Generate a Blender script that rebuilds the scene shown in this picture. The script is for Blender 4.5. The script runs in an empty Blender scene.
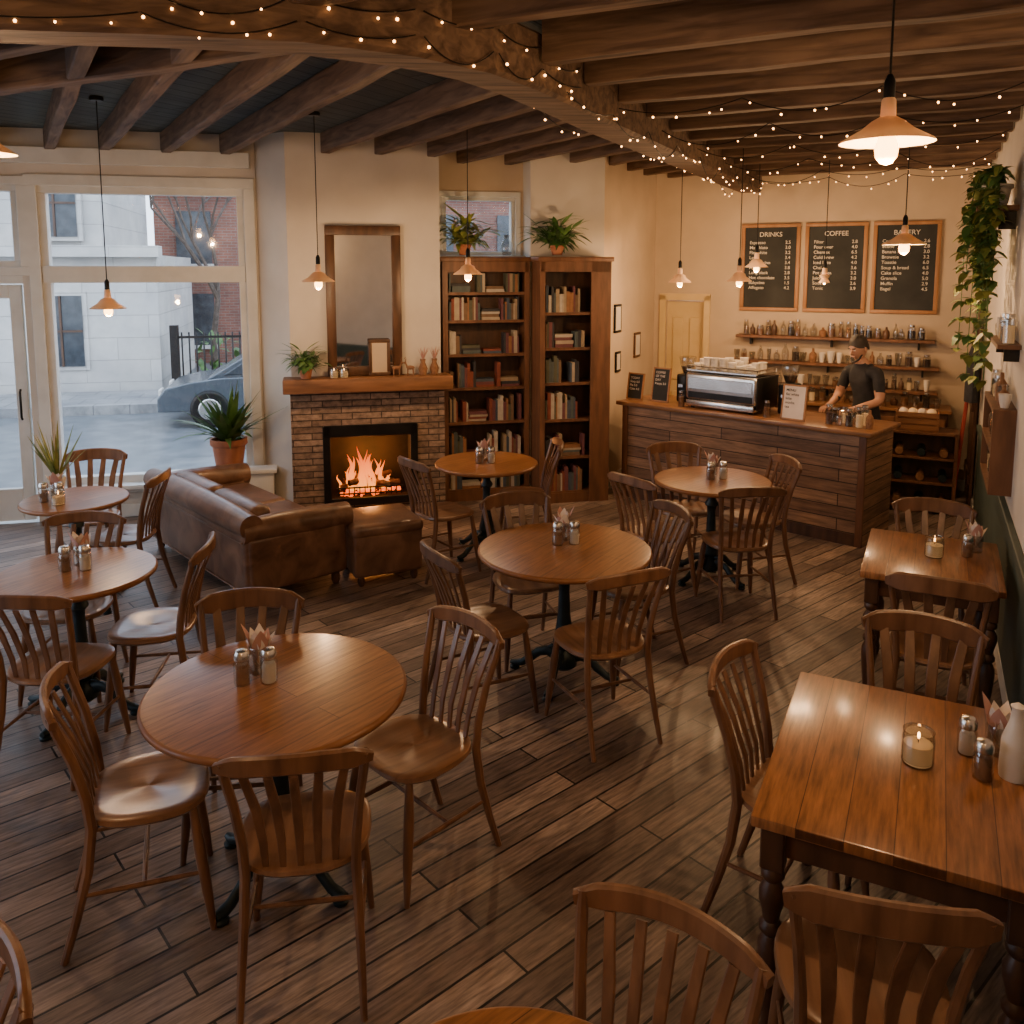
import bpy, bmesh, math, random
from mathutils import Vector, Matrix
random.seed(7)
D=bpy.data; S=bpy.context.scene
pi=math.pi
# ------------------------------------------------------------------ materials
def pm(name,c1,c2=None,scale=6,rough=.5,metal=0,bump=0,stretch=(1,1,1),emit=0,ec=None,coat=0,rot=(0,0,0),detail=4,lo=.35,hi=.65,dist=0,bd=.01,rnd=0):
    m=D.materials.new(name); m.use_nodes=True
    nt=m.node_tree; n=nt.nodes; l=nt.links; b=n['Principled BSDF']
    if c2 is None: c2=tuple(min(1,x*1.2+.002) for x in c1)
    tc=n.new('ShaderNodeTexCoord'); mp=n.new('ShaderNodeMapping')
    mp.inputs['Scale'].default_value=stretch; mp.inputs['Rotation'].default_value=rot
    nz=n.new('ShaderNodeTexNoise'); nz.inputs['Scale'].default_value=scale; nz.inputs['Detail'].default_value=detail
    nz.inputs['Distortion'].default_value=dist
    cr=n.new('ShaderNodeValToRGB'); e=cr.color_ramp.elements
    e[0].position=lo; e[0].color=(*c1,1); e[1].position=hi; e[1].color=(*c2,1)
    l.new(tc.outputs['Object'],mp.inputs[0]); l.new(mp.outputs[0],nz.inputs['Vector'])
    l.new(nz.outputs['Fac'],cr.inputs[0])
    if rnd:
        oi=n.new('ShaderNodeObjectInfo'); r2=n.new('ShaderNodeValToRGB'); e=r2.color_ramp.elements
        e[0].position=0; e[0].color=(1-rnd,1-rnd,1-rnd*.9,1); e[1].position=1; e[1].color=(1+rnd,1+rnd*1.1,1+rnd*1.3,1)
        mx=n.new('ShaderNodeMixRGB'); mx.blend_type='MULTIPLY'; mx.inputs[0].default_value=1
        l.new(oi.outputs['Random'],r2.inputs[0]); l.new(cr.outputs[0],mx.inputs[1]); l.new(r2.outputs[0],mx.inputs[2]); l.new(mx.outputs[0],b.inputs['Base Color'])
    else: l.new(cr.outputs[0],b.inputs['Base Color'])
    b.inputs['Roughness'].default_value=rough; b.inputs['Metallic'].default_value=metal
    if coat: b.inputs['Coat Weight'].default_value=coat; b.inputs['Coat Roughness'].default_value=.2
    if emit:
        b.inputs['Emission Color'].default_value=(*(ec or c1),1); b.inputs['Emission Strength'].default_value=emit
    if bump:
        bp=n.new('ShaderNodeBump'); bp.inputs['Strength'].default_value=bump; bp.inputs['Distance'].default_value=bd
        l.new(nz.outputs['Fac'],bp.inputs['Height']); l.new(bp.outputs[0],b.inputs['Normal'])
    return m
def brickmat(name,c1,c2,cm,bw,rh,ms,rot=(0,0,0),rough=.7,bump=.6,gs=(1.5,20,1),gl=.55,gh=1.25,nscale=3,off=.5,bd=.01,bl=.65,bh=1.15,coat=0,bscale=.9,rvar=0):
    m=D.materials.new(name); m.use_nodes=True
    nt=m.node_tree; n=nt.nodes; l=nt.links; b=n['Principled BSDF']
    tc=n.new('ShaderNodeTexCoord'); mp=n.new('ShaderNodeMapping'); mp.inputs['Rotation'].default_value=rot
    br=n.new('ShaderNodeTexBrick'); br.inputs['Scale'].default_value=1
    br.inputs['Color1'].default_value=(*c1,1); br.inputs['Color2'].default_value=(*c2,1); br.inputs['Mortar'].default_value=(*cm,1)
    br.inputs['Brick Width'].default_value=bw; br.inputs['Row Height'].default_value=rh; br.inputs['Mortar Size'].default_value=ms
    br.inputs['Mortar Smooth'].default_value=.1; br.offset=off
    m2=n.new('ShaderNodeMapping'); m2.inputs['Scale'].default_value=gs
    nz=n.new('ShaderNodeTexNoise'); nz.inputs['Scale'].default_value=nscale; nz.inputs['Detail'].default_value=8; nz.inputs['Roughness'].default_value=.62
    nz2=n.new('ShaderNodeTexNoise'); nz2.inputs['Scale'].default_value=bscale; nz2.inputs['Detail'].default_value=6
    cr=n.new('ShaderNodeValToRGB'); e=cr.color_ramp.elements
    e[0].position=.3; e[0].color=(gl,gl,gl,1); e[1].position=.7; e[1].color=(gh,gh,gh,1)
    cr2=n.new('ShaderNodeValToRGB'); e=cr2.color_ramp.elements
    e[0].position=.3; e[0].color=(bl,bl,bl*1.04,1); e[1].position=.7; e[1].color=(bh,bh*.98,bh*.95,1)
    mx=n.new('ShaderNodeMixRGB'); mx.blend_type='MULTIPLY'; mx.inputs[0].default_value=1
    mx2=n.new('ShaderNodeMixRGB'); mx2.blend_type='MULTIPLY'; mx2.inputs[0].default_value=1
    l.new(tc.outputs['Object'],mp.inputs[0]); l.new(mp.outputs[0],br.inputs['Vector'])
    l.new(mp.outputs[0],m2.inputs[0]); l.new(m2.outputs[0],nz.inputs['Vector']); l.new(mp.outputs[0],nz2.inputs['Vector'])
    l.new(nz.outputs['Fac'],cr.inputs[0]); l.new(nz2.outputs['Fac'],cr2.inputs[0])
    l.new(br.outputs['Color'],mx.inputs[1]); l.new(cr.outputs[0],mx.inputs[2])
    l.new(mx.outputs[0],mx2.inputs[1]); l.new(cr2.outputs[0],mx2.inputs[2])
    l.new(mx2.outputs[0],b.inputs['Base Color']); b.inputs['Roughness'].default_value=rough
    if rvar:
        mr=n.new('ShaderNodeMapRange'); mr.inputs['To Min'].default_value=rough-rvar; mr.inputs['To Max'].default_value=rough+rvar; mr.inputs['From Min'].default_value=.3; mr.inputs['From Max'].default_value=.7
        l.new(nz2.outputs['Fac'],mr.inputs['Value']); l.new(mr.outputs[0],b.inputs['Roughness'])
    if coat: b.inputs['Coat Weight'].default_value=coat; b.inputs['Coat Roughness'].default_value=.15
    ad=n.new('ShaderNodeMath'); ad.operation='MULTIPLY_ADD'; ad.inputs[1].default_value=-1
    l.new(br.outputs['Fac'],ad.inputs[0])
    ml=n.new('ShaderNodeMath'); ml.operation='MULTIPLY'; ml.inputs[1].default_value=.5
    l.new(nz.outputs['Fac'],ml.inputs[0]); l.new(ml.outputs[0],ad.inputs[2])
    bp=n.new('ShaderNodeBump'); bp.inputs['Strength'].default_value=bump; bp.inputs['Distance'].default_value=bd
    l.new(ad.outputs[0],bp.inputs['Height']); l.new(bp.outputs[0],b.inputs['Normal'])
    return m
def glassmat(name,tint=(1,1,1),gl=.12,rough=.03):
    m=D.materials.new(name); m.use_nodes=True
    nt=m.node_tree; n=nt.nodes; l=nt.links; n.clear()
    o=n.new('ShaderNodeOutputMaterial'); t=n.new('ShaderNodeBsdfTransparent'); g=n.new('ShaderNodeBsdfGlossy'); x=n.new('ShaderNodeMixShader')
    t.inputs[0].default_value=(*tint,1); g.inputs['Roughness'].default_value=rough; x.inputs[0].default_value=gl
    l.new(t.outputs[0],x.inputs[1]); l.new(g.outputs[0],x.inputs[2]); l.new(x.outputs[0],o.inputs[0])
    return m
def shademat(name,c):
    m=D.materials.new(name); m.use_nodes=True
    nt=m.node_tree; n=nt.nodes; l=nt.links; b=n['Principled BSDF']; o=n['Material Output']
    nz=n.new('ShaderNodeTexNoise'); nz.inputs['Scale'].default_value=8
    cr=n.new('ShaderNodeValToRGB'); cr.color_ramp.elements[0].color=(*[x*.85 for x in c],1); cr.color_ramp.elements[1].color=(*c,1)
    l.new(nz.outputs['Fac'],cr.inputs[0]); l.new(cr.outputs[0],b.inputs['Base Color']); b.inputs['Roughness'].default_value=.35
    t=n.new('ShaderNodeBsdfTranslucent'); t.inputs[0].default_value=(*c,1); x=n.new('ShaderNodeMixShader'); x.inputs[0].default_value=.22
    l.new(b.outputs[0],x.inputs[1]); l.new(t.outputs[0],x.inputs[2]); l.new(x.outputs[0],o.inputs[0])
    return m
M_wall=pm('wall_plaster',(.47,.37,.26),(.53,.42,.30),scale=2.5,rough=.85,bump=.08)
M_wallw=pm('wall_pale_plaster',(.53,.485,.42),(.59,.545,.475),scale=2.5,rough=.85,bump=.08)
M_trim=pm('cream_paint',(.58,.585,.55),(.66,.665,.63),scale=5,rough=.5)
M_green=pm('green_paint',(.03,.05,.04),(.045,.07,.055),scale=4,rough=.6)
M_ceil=brickmat('ceiling_boards',(.075,.088,.078),(.10,.113,.10),(.012,.012,.012),3.0,.16,.006,rot=(0,0,math.radians(-60)),rough=.8,bump=.4)
M_beam=pm('beam_wood',(.062,.034,.021),(.20,.125,.08),scale=2.4,rough=.75,bump=.6,stretch=(1,9,9),detail=9,lo=.32,hi=.7,dist=.7)
M_floor=brickmat('floor_planks',(.34,.255,.205),(.135,.096,.078),(.014,.010,.008),1.7,.125,.005,rot=(0,0,-math.radians(41)),rough=.42,bump=.6,gs=(1.2,12,1),gl=.34,gh=1.4,nscale=5,bd=.006,bl=.52,bh=1.3,bscale=2.2,rvar=.14)
M_top=brickmat('table_top_oak',(.38,.175,.065),(.29,.122,.043),(.10,.04,.014),2.5,.118,.0014,rough=.28,bump=.12,gs=(1.3,16,2),gl=.5,gh=1.28,nscale=4,bd=.002,bl=.8,bh=1.12,coat=.35,bscale=3)
M_rtop=brickmat('table_top_pine',(.38,.16,.055),(.29,.115,.038),(.10,.036,.012),2.5,.125,.0014,rot=(0,0,pi/2),rough=.3,bump=.12,gs=(1.3,14,2),gl=.45,gh=1.3,nscale=4,bd=.002,bl=.75,bh=1.12,coat=.35,bscale=3)
M_edge=pm('table_edge_wood',(.20,.08,.028),(.30,.13,.046),scale=5,rough=.35)
M_chair=pm('chair_wood',(.098,.044,.021),(.20,.098,.048),scale=4,rough=.36,bump=.05,stretch=(6,6,1),detail=6,lo=.3,hi=.7,dist=.3,rnd=.3)
M_seat=pm('chair_seat_wood',(.16,.078,.038),(.28,.148,.077),scale=3,rough=.28,bump=.05,stretch=(9,1,3),detail=6,lo=.3,hi=.7,dist=.3,coat=.25,rnd=.25)
M_iron=pm('cast_iron',(.010,.020,.024),(.020,.034,.04),scale=10,rough=.45,metal=.4)
M_black=pm('black_metal',(.008,.008,.008),(.016,.015,.014),scale=8,rough=.4,metal=.5)
M_soot=pm('soot',(.006,.005,.004),(.02,.014,.01),scale=6,rough=.95)
M_dark=pm('dark_walnut',(.045,.020,.010),(.10,.046,.022),scale=3,rough=.42,bump=.08,stretch=(5,5,1),detail=6)
M_shelfw=pm('bookcase_wood',(.10,.042,.018),(.18,.078,.035),scale=3,rough=.5,bump=.1,stretch=(5,5,1),detail=6)
M_mantel=pm('mantel_wood',(.14,.060,.024),(.25,.112,.047),scale=2.5,rough=.55,bump=.3,stretch=(1,8,8),detail=7)
M_stone=brickmat('stacked_stone',(.34,.235,.165),(.17,.11,.075),(.06,.04,.028),.27,.06,.005,rot=(-pi/2,0,0),rough=.85,bump=1,gs=(2,3,2),gl=.45,gh=1.45,nscale=8,off=.37,bd=.02)
M_counter=brickmat('counter_planks',(.36,.215,.13),(.18,.10,.058),(.02,.01,.006),1.1,.105,.004,rot=(-pi/2,0,0),rough=.6,bump=.5,gs=(1.2,12,1),gl=.4,gh=1.4)
M_ctop=pm('counter_top_wood',(.15,.07,.030),(.25,.12,.052),scale=2.5,rough=.35,stretch=(1,9,4),detail=6)
M_leather=pm('brown_leather',(.066,.029,.016),(.23,.125,.075),scale=5,rough=.38,bump=.4,detail=12,lo=.3,hi=.75,dist=.9,coat=.15)
M_glass=glassmat('window_glass',(.97,.98,1),.04)
M_jar=glassmat('jar_glass',(.86,.86,.84),.2)
M_mirror=pm('mirror_silver',(.75,.74,.72),(.78,.77,.75),rough=.03,metal=1)
M_shade=shademat('lamp_enamel',(.78,.60,.40))
M_bulb=pm('bulb_glow',(1,.6,.25),emit=14,ec=(1,.45,.12),rough=.3)
M_fairy=pm('fairy_bulb',(1,.6,.25),emit=14,ec=(1,.48,.16))
M_chrome=pm('steel',(.55,.53,.5),(.65,.63,.6),rough=.25,metal=1)
M_chalk=pm('blackboard',(.012,.014,.014),(.03,.032,.031),scale=3,rough=.75)
M_chalkt=pm('chalk_lettering',(.55,.53,.48),(.7,.67,.62),rough=.9)
M_frame=pm('board_frame_wood',(.28,.135,.05),(.38,.19,.075),scale=3,rough=.5,stretch=(4,4,1))
M_terra=pm('terracotta',(.33,.12,.06),(.43,.17,.085),scale=6,rough=.8)
M_leaf=pm('leaf_green',(.04,.105,.02),(.10,.20,.045),scale=9,rough=.5)
M_leafy=pm('leaf_yellow_green',(.11,.16,.028),(.31,.32,.065),scale=9,rough=.5)
M_soil=pm('soil',(.02,.012,.008),(.04,.025,.016),scale=30,rough=.95)
M_white=pm('white_ceramic',(.62,.58,.52),(.72,.68,.62),rough=.3)
M_paper=pm('paper_napkin',(.68,.60,.54),(.80,.72,.66),rough=.9)
M_pink=pm('dried_flower',(.45,.24,.2),(.6,.36,.3),rough=.9)
M_spice=pm('sugar_brown',(.16,.07,.03),(.26,.13,.06),scale=40,rough=.8)
M_wax=pm('candle_wax',(.72,.55,.34),(.82,.64,.42),rough=.5,emit=.15,ec=(1,.55,.2))
M_yel=pm('yellow_paint',(.58,.43,.20),(.64,.49,.25),scale=4,rough=.6)
M_red=pm('red_paint',(.28,.03,.02),(.36,.05,.03),rough=.6)
M_skin=pm('skin',(.38,.20,.13),(.44,.24,.155),scale=12,rough=.55)
M_hair=pm('dark_hair',(.010,.007,.005),(.022,.015,.011),scale=30,rough=.6,stretch=(1,1,.2))
M_shirt=pm('black_cotton',(.012,.012,.014),(.022,.022,.025),scale=20,rough=.9,bump=.1)
M_jean=pm('dark_denim',(.02,.025,.04),(.035,.042,.06),scale=40,rough=.9)
BOOKC=[pm('book_cloth_%d'%i,c,rough=.7,scale=20) for i,c in enumerate([(.18,.045,.03),(.05,.07,.10),(.28,.21,.13),(.08,.08,.05),(.24,.11,.045),(.03,.03,.035),(.36,.30,.22),(.13,.045,.05),(.07,.09,.09),(.4,.36,.30),(.15,.09,.05)])]
# ------------------------------------------------------------------ mesh builder
def circ(r=1,seg=12): return [(r*math.cos(2*pi*i/seg),r*math.sin(2*pi*i/seg)) for i in range(seg)]
def rectp(a,b,r=.25):
    c=min(a,b)*r
    return [(a-c,-b),(a,-b+c),(a,b-c),(a-c,b),(-a+c,b),(-a,b-c),(-a,-b+c),(-a+c,-b)]
class MB:
    def __init__(s): s.v=[];s.f=[];s.mi=[];s.sm=[];s.mats=[]
    def add(s,vs,fs,mat,smooth=True,M=None):
        if mat not in s.mats: s.mats.append(mat)
        k=s.mats.index(mat); o=len(s.v)
        for p in vs:
            p=Vector(p); s.v.append(M@p if M else p)
        for f in fs: s.f.append([i+o for i in f]); s.mi.append(k); s.sm.append(smooth)
    def box(s,c,d,mat,bev=0,seg=2,M=None,rz=0,smooth=None):
        bm=bmesh.new(); bmesh.ops.create_cube(bm,size=1)
        for v in bm.verts: v.co=Vector((v.co.x*d[0],v.co.y*d[1],v.co.z*d[2]))
        if bev: bmesh.ops.bevel(bm,geom=list(bm.edges),offset=bev,segments=seg,profile=.5,affect='EDGES')
        T=Matrix.Translation(c)@Matrix.Rotation(rz,4,'Z')
        if M: T=M@T
        bm.verts.index_update()
        s.add([v.co.copy() for v in bm.verts],[[v.index for v in f.verts] for f in bm.faces],mat,bool(bev) and seg>1 if smooth is None else smooth,T); bm.free()
    def lathe(s,prof,mat,c=(0,0,0),seg=24,M=None,smooth=True):
        vs=[];fs=[];n=len(prof)
        for r,z in prof:
            for i in range(seg):
                a=2*pi*i/seg; vs.append((c[0]+max(r,1e-4)*math.cos(a),c[1]+max(r,1e-4)*math.sin(a),c[2]+z))
        for j in range(n-1):
            for i in range(seg):
                k=(i+1)%seg; fs.append((j*seg+i,j*seg+k,(j+1)*seg+k,(j+1)*seg+i))
        fs.append(tuple(range(seg))[::-1]); fs.append(tuple(range((n-1)*seg,n*seg)))
        s.add(vs,fs,mat,smooth,M)
    def sweep(s,pts,prof,mat,ref=None,scale=None,smooth=True,M=None):
        pts=[Vector(p) for p in pts]; n=len(pts); m=len(prof)
        if ref is None:
            d=(pts[-1]-pts[0]).normalized(); ref=(1,0,0) if abs(d.z)>.8 else (0,0,1)
        ref=Vector(ref); vs=[];fs=[]
        for i,p in enumerate(pts):
            t=(pts[min(i+1,n-1)]-pts[max(i-1,0)]).normalized()
            a=t.cross(ref)
            if a.length<1e-4: a=t.cross(Vector((.3,.9,.2)))
            a.normalize(); b=a.cross(t)
            sc=scale[i] if scale else (1,1)
            if not isinstance(sc,tuple): sc=(sc,sc)
            for q in prof: vs.append(p+a*q[0]*sc[0]+b*q[1]*sc[1])
        for j in range(n-1):
            for i in range(m):
                k=(i+1)%m; fs.append((j*m+i,j*m+k,(j+1)*m+k,(j+1)*m+i))
        fs.append(tuple(range(m))); fs.append(tuple(range((n-1)*m,n*m)))
        s.add(vs,fs,mat,smooth,M)
    def tube(s,pts,r,mat,seg=8,**k):
        if isinstance(r,(list,tuple)): s.sweep(pts,circ(1,seg),mat,scale=[float(x) for x in r],**k)
        else: s.sweep(pts,circ(r,seg),mat,**k)
    def prism(s,poly,z0,z1,mat,M=None,smooth=False):
        n=len(poly); vs=[(x,y,z0) for x,y in poly]+[(x,y,z1) for x,y in poly]
        fs=[tuple(range(n))[::-1],tuple(range(n,2*n))]+[(i,(i+1)%n,n+(i+1)%n,n+i) for i in range(n)]
        s.add(vs,fs,mat,smooth,M)
    def ball(s,c,r,mat,seg=12,rings=8,M=None):
        if not isinstance(r,(list,tuple)): r=(r,r,r)
        prof=[(math.sin(pi*j/rings),-math.cos(pi*j/rings)) for j in range(rings+1)]
        T=Matrix.Translation(c)@Matrix.Diagonal((*r,1))
        if M: T=M@T
        s.lathe(prof,mat,seg=seg,M=T)
    def leaf(s,base,az,el,L,W,droop,mat,n=6,fold=.15):
        vs=[];fs=[]; d=Vector((math.cos(az),math.sin(az),0)); sd=Vector((-math.sin(az),math.cos(az),0)); base=Vector(base)
        for i in range(n+1):
            t=i/n; p=base+d*(L*t*math.cos(el))+Vector((0,0,L*t*math.sin(el)-droop*t*t))
            w=W*math.sin(pi*min(1,.06+.94*t**.75))*.5+.0008
            vs+= [p-sd*w+Vector((0,0,w*fold)),p,p+sd*w+Vector((0,0,w*fold))]
        for i in range(n):
            a=i*3; fs+=[(a,a+1,a+4,a+3),(a+1,a+2,a+5,a+4)]
        s.add(vs,fs,mat,True)
    def mesh(s,name):
        me=D.meshes.new(name); me.from_pydata([tuple(v) for v in s.v],[],s.f)
        for m in s.mats: me.materials.append(m)
        me.polygons.foreach_set('material_index',s.mi); me.polygons.foreach_set('use_smooth',s.sm)
        bm=bmesh.new(); bm.from_mesh(me); bmesh.ops.recalc_face_normals(bm,faces=bm.faces); bm.to_mesh(me); bm.free()
        me.update(); return me
    def build(s,name,M=None,parent=None):
        return place(name,s.mesh(name),M,parent)
def place(name,me,M=None,parent=None):
    o=D.objects.new(name,me); S.collection.objects.link(o)
    if parent: o.parent=parent
    if M is not None:
        if parent: o.matrix_basis=M
        else: o.matrix_world=M
    if me and not me.get('sa'):
        me['sa']=1
        bm=bmesh.new(); bm.from_mesh(me)
        for e in bm.edges:
            if len(e.link_faces)==2 and e.calc_face_angle(0)>.7: e.smooth=False
        bm.to_mesh(me); bm.free()
    return o
def FR(ox,oy,ang,z=0): return Matrix.Translation((ox,oy,z))@Matrix.Rotation(ang,4,'Z')
FL=FR(-2.03,7.76,math.atan2(.231,.973))
FB=FR(1.685,10.09,math.atan2(-.4384,.8988))
FRt=FR(4.74,8.6,math.atan2(-.899,-.438))
FW=FR(-5.5,-.9,pi/2)
FS=FR(.11,-.9,pi)
F3=FR(.919,8.584,math.atan2(1.506,.766))
FC=FR(1.121,8.446,math.atan2(-.682,.731))
def W(F,x,y): v=F@Vector((x,y,0)); return (v.x,v.y)
CH=3.5
# ------------------------------------------------------------------ room shell
def wall(name,F,x0,x1,holes=(),th=.15,y=0,mat=M_wall,z0=0,z1=CH):
    mb=MB(); xs=sorted({x0,x1,*[h[0] for h in holes],*[h[1] for h in holes]}); zs=sorted({z0,z1,*[h[2] for h in holes],*[h[3] for h in holes]})
    for i in range(len(xs)-1):
        for j in range(len(zs)-1):
            cx=(xs[i]+xs[i+1])/2; cz=(zs[j]+zs[j+1])/2
            if any(h[0]<cx<h[1] and h[2]<cz<h[3] for h in holes): continue
            mb.box((cx,y+th/2,cz),(xs[i+1]-xs[i],th,zs[j+1]-zs[j]),mat)
    return mb.build(name,F)
room=[(.11,-.9),(4.74,8.6),(1.685,10.09),(.919,8.584),W(FL,3.06,.12),W(FL,2.3,.12),W(FL,2.3,.42),W(FL,1.387,.42),W(FL,1.387,0),W(FL,0,0),W(FL,-.2746,.3),W(FL,-3.5,.3),(-5.5,-.9)]
flo=[(.11,-.9),(4.74,8.6),(1.685,10.09),(.919,8.584),W(FL,3.06,.42),W(FL,-.2,.42),W(FL,-.2,.3),W(FL,-3.5,.3),(-5.5,-.9)]
mb=MB(); mb.prism(flo,-.12,0,M_floor); mb.build('floor')
mb=MB(); mb.prism(flo,CH,CH+.1,M_ceil); mb.build('ceiling')
wall('wall_window_side',FL,-3.62,-.2746,[(-2.12,-.38,.32,3.02),(-3.2,-2.27,0,3.02)],y=.3,mat=M_wallw)
wall('wall_alcove',FL,1.387,2.3,[(1.48,2.22,2.42,3.0)],y=.42,mat=M_wall)
wall('wall_pillar',FL,2.3,3.06,y=.12,th=.4,mat=M_wallw)
wall('wall_passage',F3,0,1.69,mat=M_wall)
wall('wall_back',FB,0,3.399,[(.14,.60,0,1.92)],mat=M_wall)
wall('wall_right',FRt,-.1,10.6,mat=M_wallw)
wall('wall_west',FW,-.1,8.2,[(1.2,2.9,.6,2.9),(3.4,5.1,.6,2.9),(5.6,7.3,.6,2.9)],mat=M_wallw)
wall('wall_rear',FS,-.1,5.7,mat=M_wall)
mb=MB()
mb.prism([(-.2746,.32),(0,0),(.285,0),(.285,.45)],0,.84,M_wallw)
mb.prism([(1.124,.45),(1.124,0),(1.387,0),(1.387,.45)],0,.84,M_wallw)
mb.prism([(-.2746,.32),(0,0),(1.387,0),(1.387,.45),(.285,.45)],.84,CH,M_wallw)
mb.build('wall_chimney_breast',FL)
mb=MB()
mb.box((.135,-.04,.42),(.30,.08,.84),M_stone); mb.box((1.265,-.04,.42),(.282,.08,.84),M_stone)
mb.box((.695,-.04,1.005),(1.42,.08,.33),M_stone); mb.box((.7045,-.04,.04),(.839,.08,.08),M_stone)
mb.box((-.06,.10,.585),(.15,.02,1.17),M_stone,rz=-math.radians(47))
mb.box((.7045,-.20,.02),(1.0,.26,.04),M_stone)
mb.box((.7045,.42,.46),(.84,.02,.76),M_soot); mb.box((.295,.21,.46),(.02,.42,.76),M_soot); mb.box((1.114,.21,.46),(.02,.42,.76),M_soot)
mb.box((.7045,.21,.09),(.84,.42,.02),M_soot); mb.box((.7045,.21,.83),(.84,.42,.02),M_soot)
for x,z,w,h in((.7045,.79,.86,.11),(.7045,.115,.86,.07),(.30,.46,.07,.76),(1.109,.46,.07,.76)): mb.box((x,-.09,z),(w,.03,h),M_black,bev=.005,seg=1)
for i in range(13): mb.tube([(.40+i*.05,.06,.13),(.40+i*.05,.045,.22)],.006,M_black,seg=6)
mb.tube([(.38,.05,.21),(1.02,.05,.21)],.008,M_black,seg=6); mb.tube([(.38,.06,.15),(1.02,.06,.15)],.008,M_black,seg=6)
fp=mb.build('fireplace',FL)
M_log=pm('charred_log',(.015,.01,.008),(.12,.05,.025),scale=14,rough=.9,bump=.6)
M_ember=pm('embers',(.02,.005,.002),(1,.18,.03),scale=18,rough=.9,emit=2.2,ec=(1,.13,.012))
def flamemat():
    m=D.materials.new('flame'); m.use_nodes=True; nt=m.node_tree; n=nt.nodes; l=nt.links; n.clear()
    o=n.new('ShaderNodeOutputMaterial'); e=n.new('ShaderNodeEmission'); tc=n.new('ShaderNodeTexCoord'); sp=n.new('ShaderNodeSeparateXYZ'); cr=n.new('ShaderNodeValToRGB')
    t=n.new('ShaderNodeBsdfTransparent'); mx=n.new('ShaderNodeMixShader'); lw=n.new('ShaderNodeLayerWeight'); lw.inputs[0].default_value=.6
    l.new(tc.outputs['Object'],sp.inputs[0]); l.new(sp.outputs['Z'],cr.inputs[0]); l.new(cr.outputs[0],e.inputs[0])
    l.new(lw.outputs['Facing'],mx.inputs[0]); l.new(e.outputs[0],mx.inputs[1]); l.new(t.outputs[0],mx.inputs[2]); l.new(mx.outputs[0],o.inputs[0])
    el=cr.color_ramp.elements; el[0].position=.14; el[0].color=(1,.30,.035,1); el[1].position=.55; el[1].color=(.6,.05,.004,1)
    x=el.new(.3); x.color=(1,.20,.018,1)
    e.inputs[1].default_value=2.8; return m
M_flame=flamemat()
mb=MB()
for a,b,r in(((.42,.2,.17),(1.0,.24,.19),.045),((.45,.30,.2),(.95,.30,.18),.05),((.5,.12,.24),(.92,.3,.28),.035),((.9,.12,.2),(.55,.3,.27),.032)):
    a=Vector(a);b=Vector(b); mb.tube([a.lerp(b,t/4) for t in range(5)],[r*.9,r,r*1.05,r,r*.88],M_log,seg=10)
mb.build('firewood_logs',FL)
mb=MB()
for i in range(60): mb.ball((random.uniform(.42,1.0),random.uniform(.12,.34),random.uniform(.11,.16)),random.uniform(.012,.028),M_ember,seg=6,rings=4)
mb.build('glowing_embers',FL)
mb=MB()
for i in range(34):
    x=random.gauss(.66,.12); x=min(1.0,max(.42,x)); y=random.uniform(.14,.32); h=random.uniform(.12,.44)*(1-abs(x-.62)*1.8); w=random.uniform(.014,.040)
    pts=[];sc=[]
    ph=random.uniform(0,6)
    for j in range(12):
        t=j/11; pts.append((x+.035*math.sin(ph+t*5)*t,y+.015*math.cos(ph+t*4)*t,.16+h*t)); sc.append(max(.0008,w*math.sin(pi*(.15+.85*t)**.65)))
    mb.tube(pts,sc,M_flame,seg=10)
mb.build('fire_flames',FL)
mb=MB(); mb.box((.695,-.10,1.235),(1.54,.28,.13),M_mantel,bev=.012); mb.build('mantel_shelf',FL)
def framed(name,F,x0,x1,z0,z1,y,fw,mat,inner,th=.04):
    mb=MB()
    for cx,cz,w,h in(((x0+x1)/2,z0+fw/2,x1-x0,fw),((x0+x1)/2,z1-fw/2,x1-x0,fw),(x0+fw/2,(z0+z1)/2,fw,z1-z0-2*fw),(x1-fw/2,(z0+z1)/2,fw,z1-z0-2*fw)):
        mb.box((cx,y-th/2,cz),(w,th,h),mat,bev=.006)
    mb.box(((x0+x1)/2,y-.01,(z0+z1)/2),(x1-x0-2*fw+.01,.018,z1-z0-2*fw+.01),inner)
    return mb.build(name,F)
framed('wall_mirror',FL,.33,1.015,1.302,2.68,-.002,.085,M_dark,M_mirror,.05)
def window(name,F,x0,x1,z0,z1,y,bars_z=(),bars_x=(),fw=.06,casing=.09,th=.15,sill=True,mat=M_trim):
    mb=MB()
    def rect(a,b,c,d,w,yy,t):
        mb.box(((a+b)/2,yy,c+w/2),(b-a,t,w),mat,bev=.004,seg=1); mb.box(((a+b)/2,yy,d-w/2),(b-a,t,w),mat,bev=.004,seg=1)
        mb.box((a+w/2,yy,(c+d)/2),(w,t,d-c-2*w),mat,bev=.004,seg=1); mb.box((b-w/2,yy,(c+d)/2),(w,t,d-c-2*w),mat,bev=.004,seg=1)
    rect(x0,x1,z0,z1,fw,y+.06,.1)
    rect(x0-casing,x1+casing,z0-casing,z1+casing,casing+.005,y-.012,.022)
    for b,w in bars_z: mb.box(((x0+x1)/2,y+.05,b),(x1-x0-.02,.11,w),mat,bev=.004,seg=1)
    for b,w in bars_x: mb.box((b,y+.05,(z0+z1)/2),(w,.1,z1-z0-.02),mat,bev=.004,seg=1)
    if sill: mb.box(((x0+x1)/2,y-.05,z0-.02),(x1-x0+.2,.14,.04),mat,bev=.006)
    mb.box(((x0+x1)/2,y+.07,(z0+z1)/2),(x1-x0-.04,.006,z1-z0-.04),M_glass)
    return mb.build(name,F)
window('window_1',FL,-2.12,-.38,.32,3.02,.3,bars_z=[(2.24,.15)],fw=.07)
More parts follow.
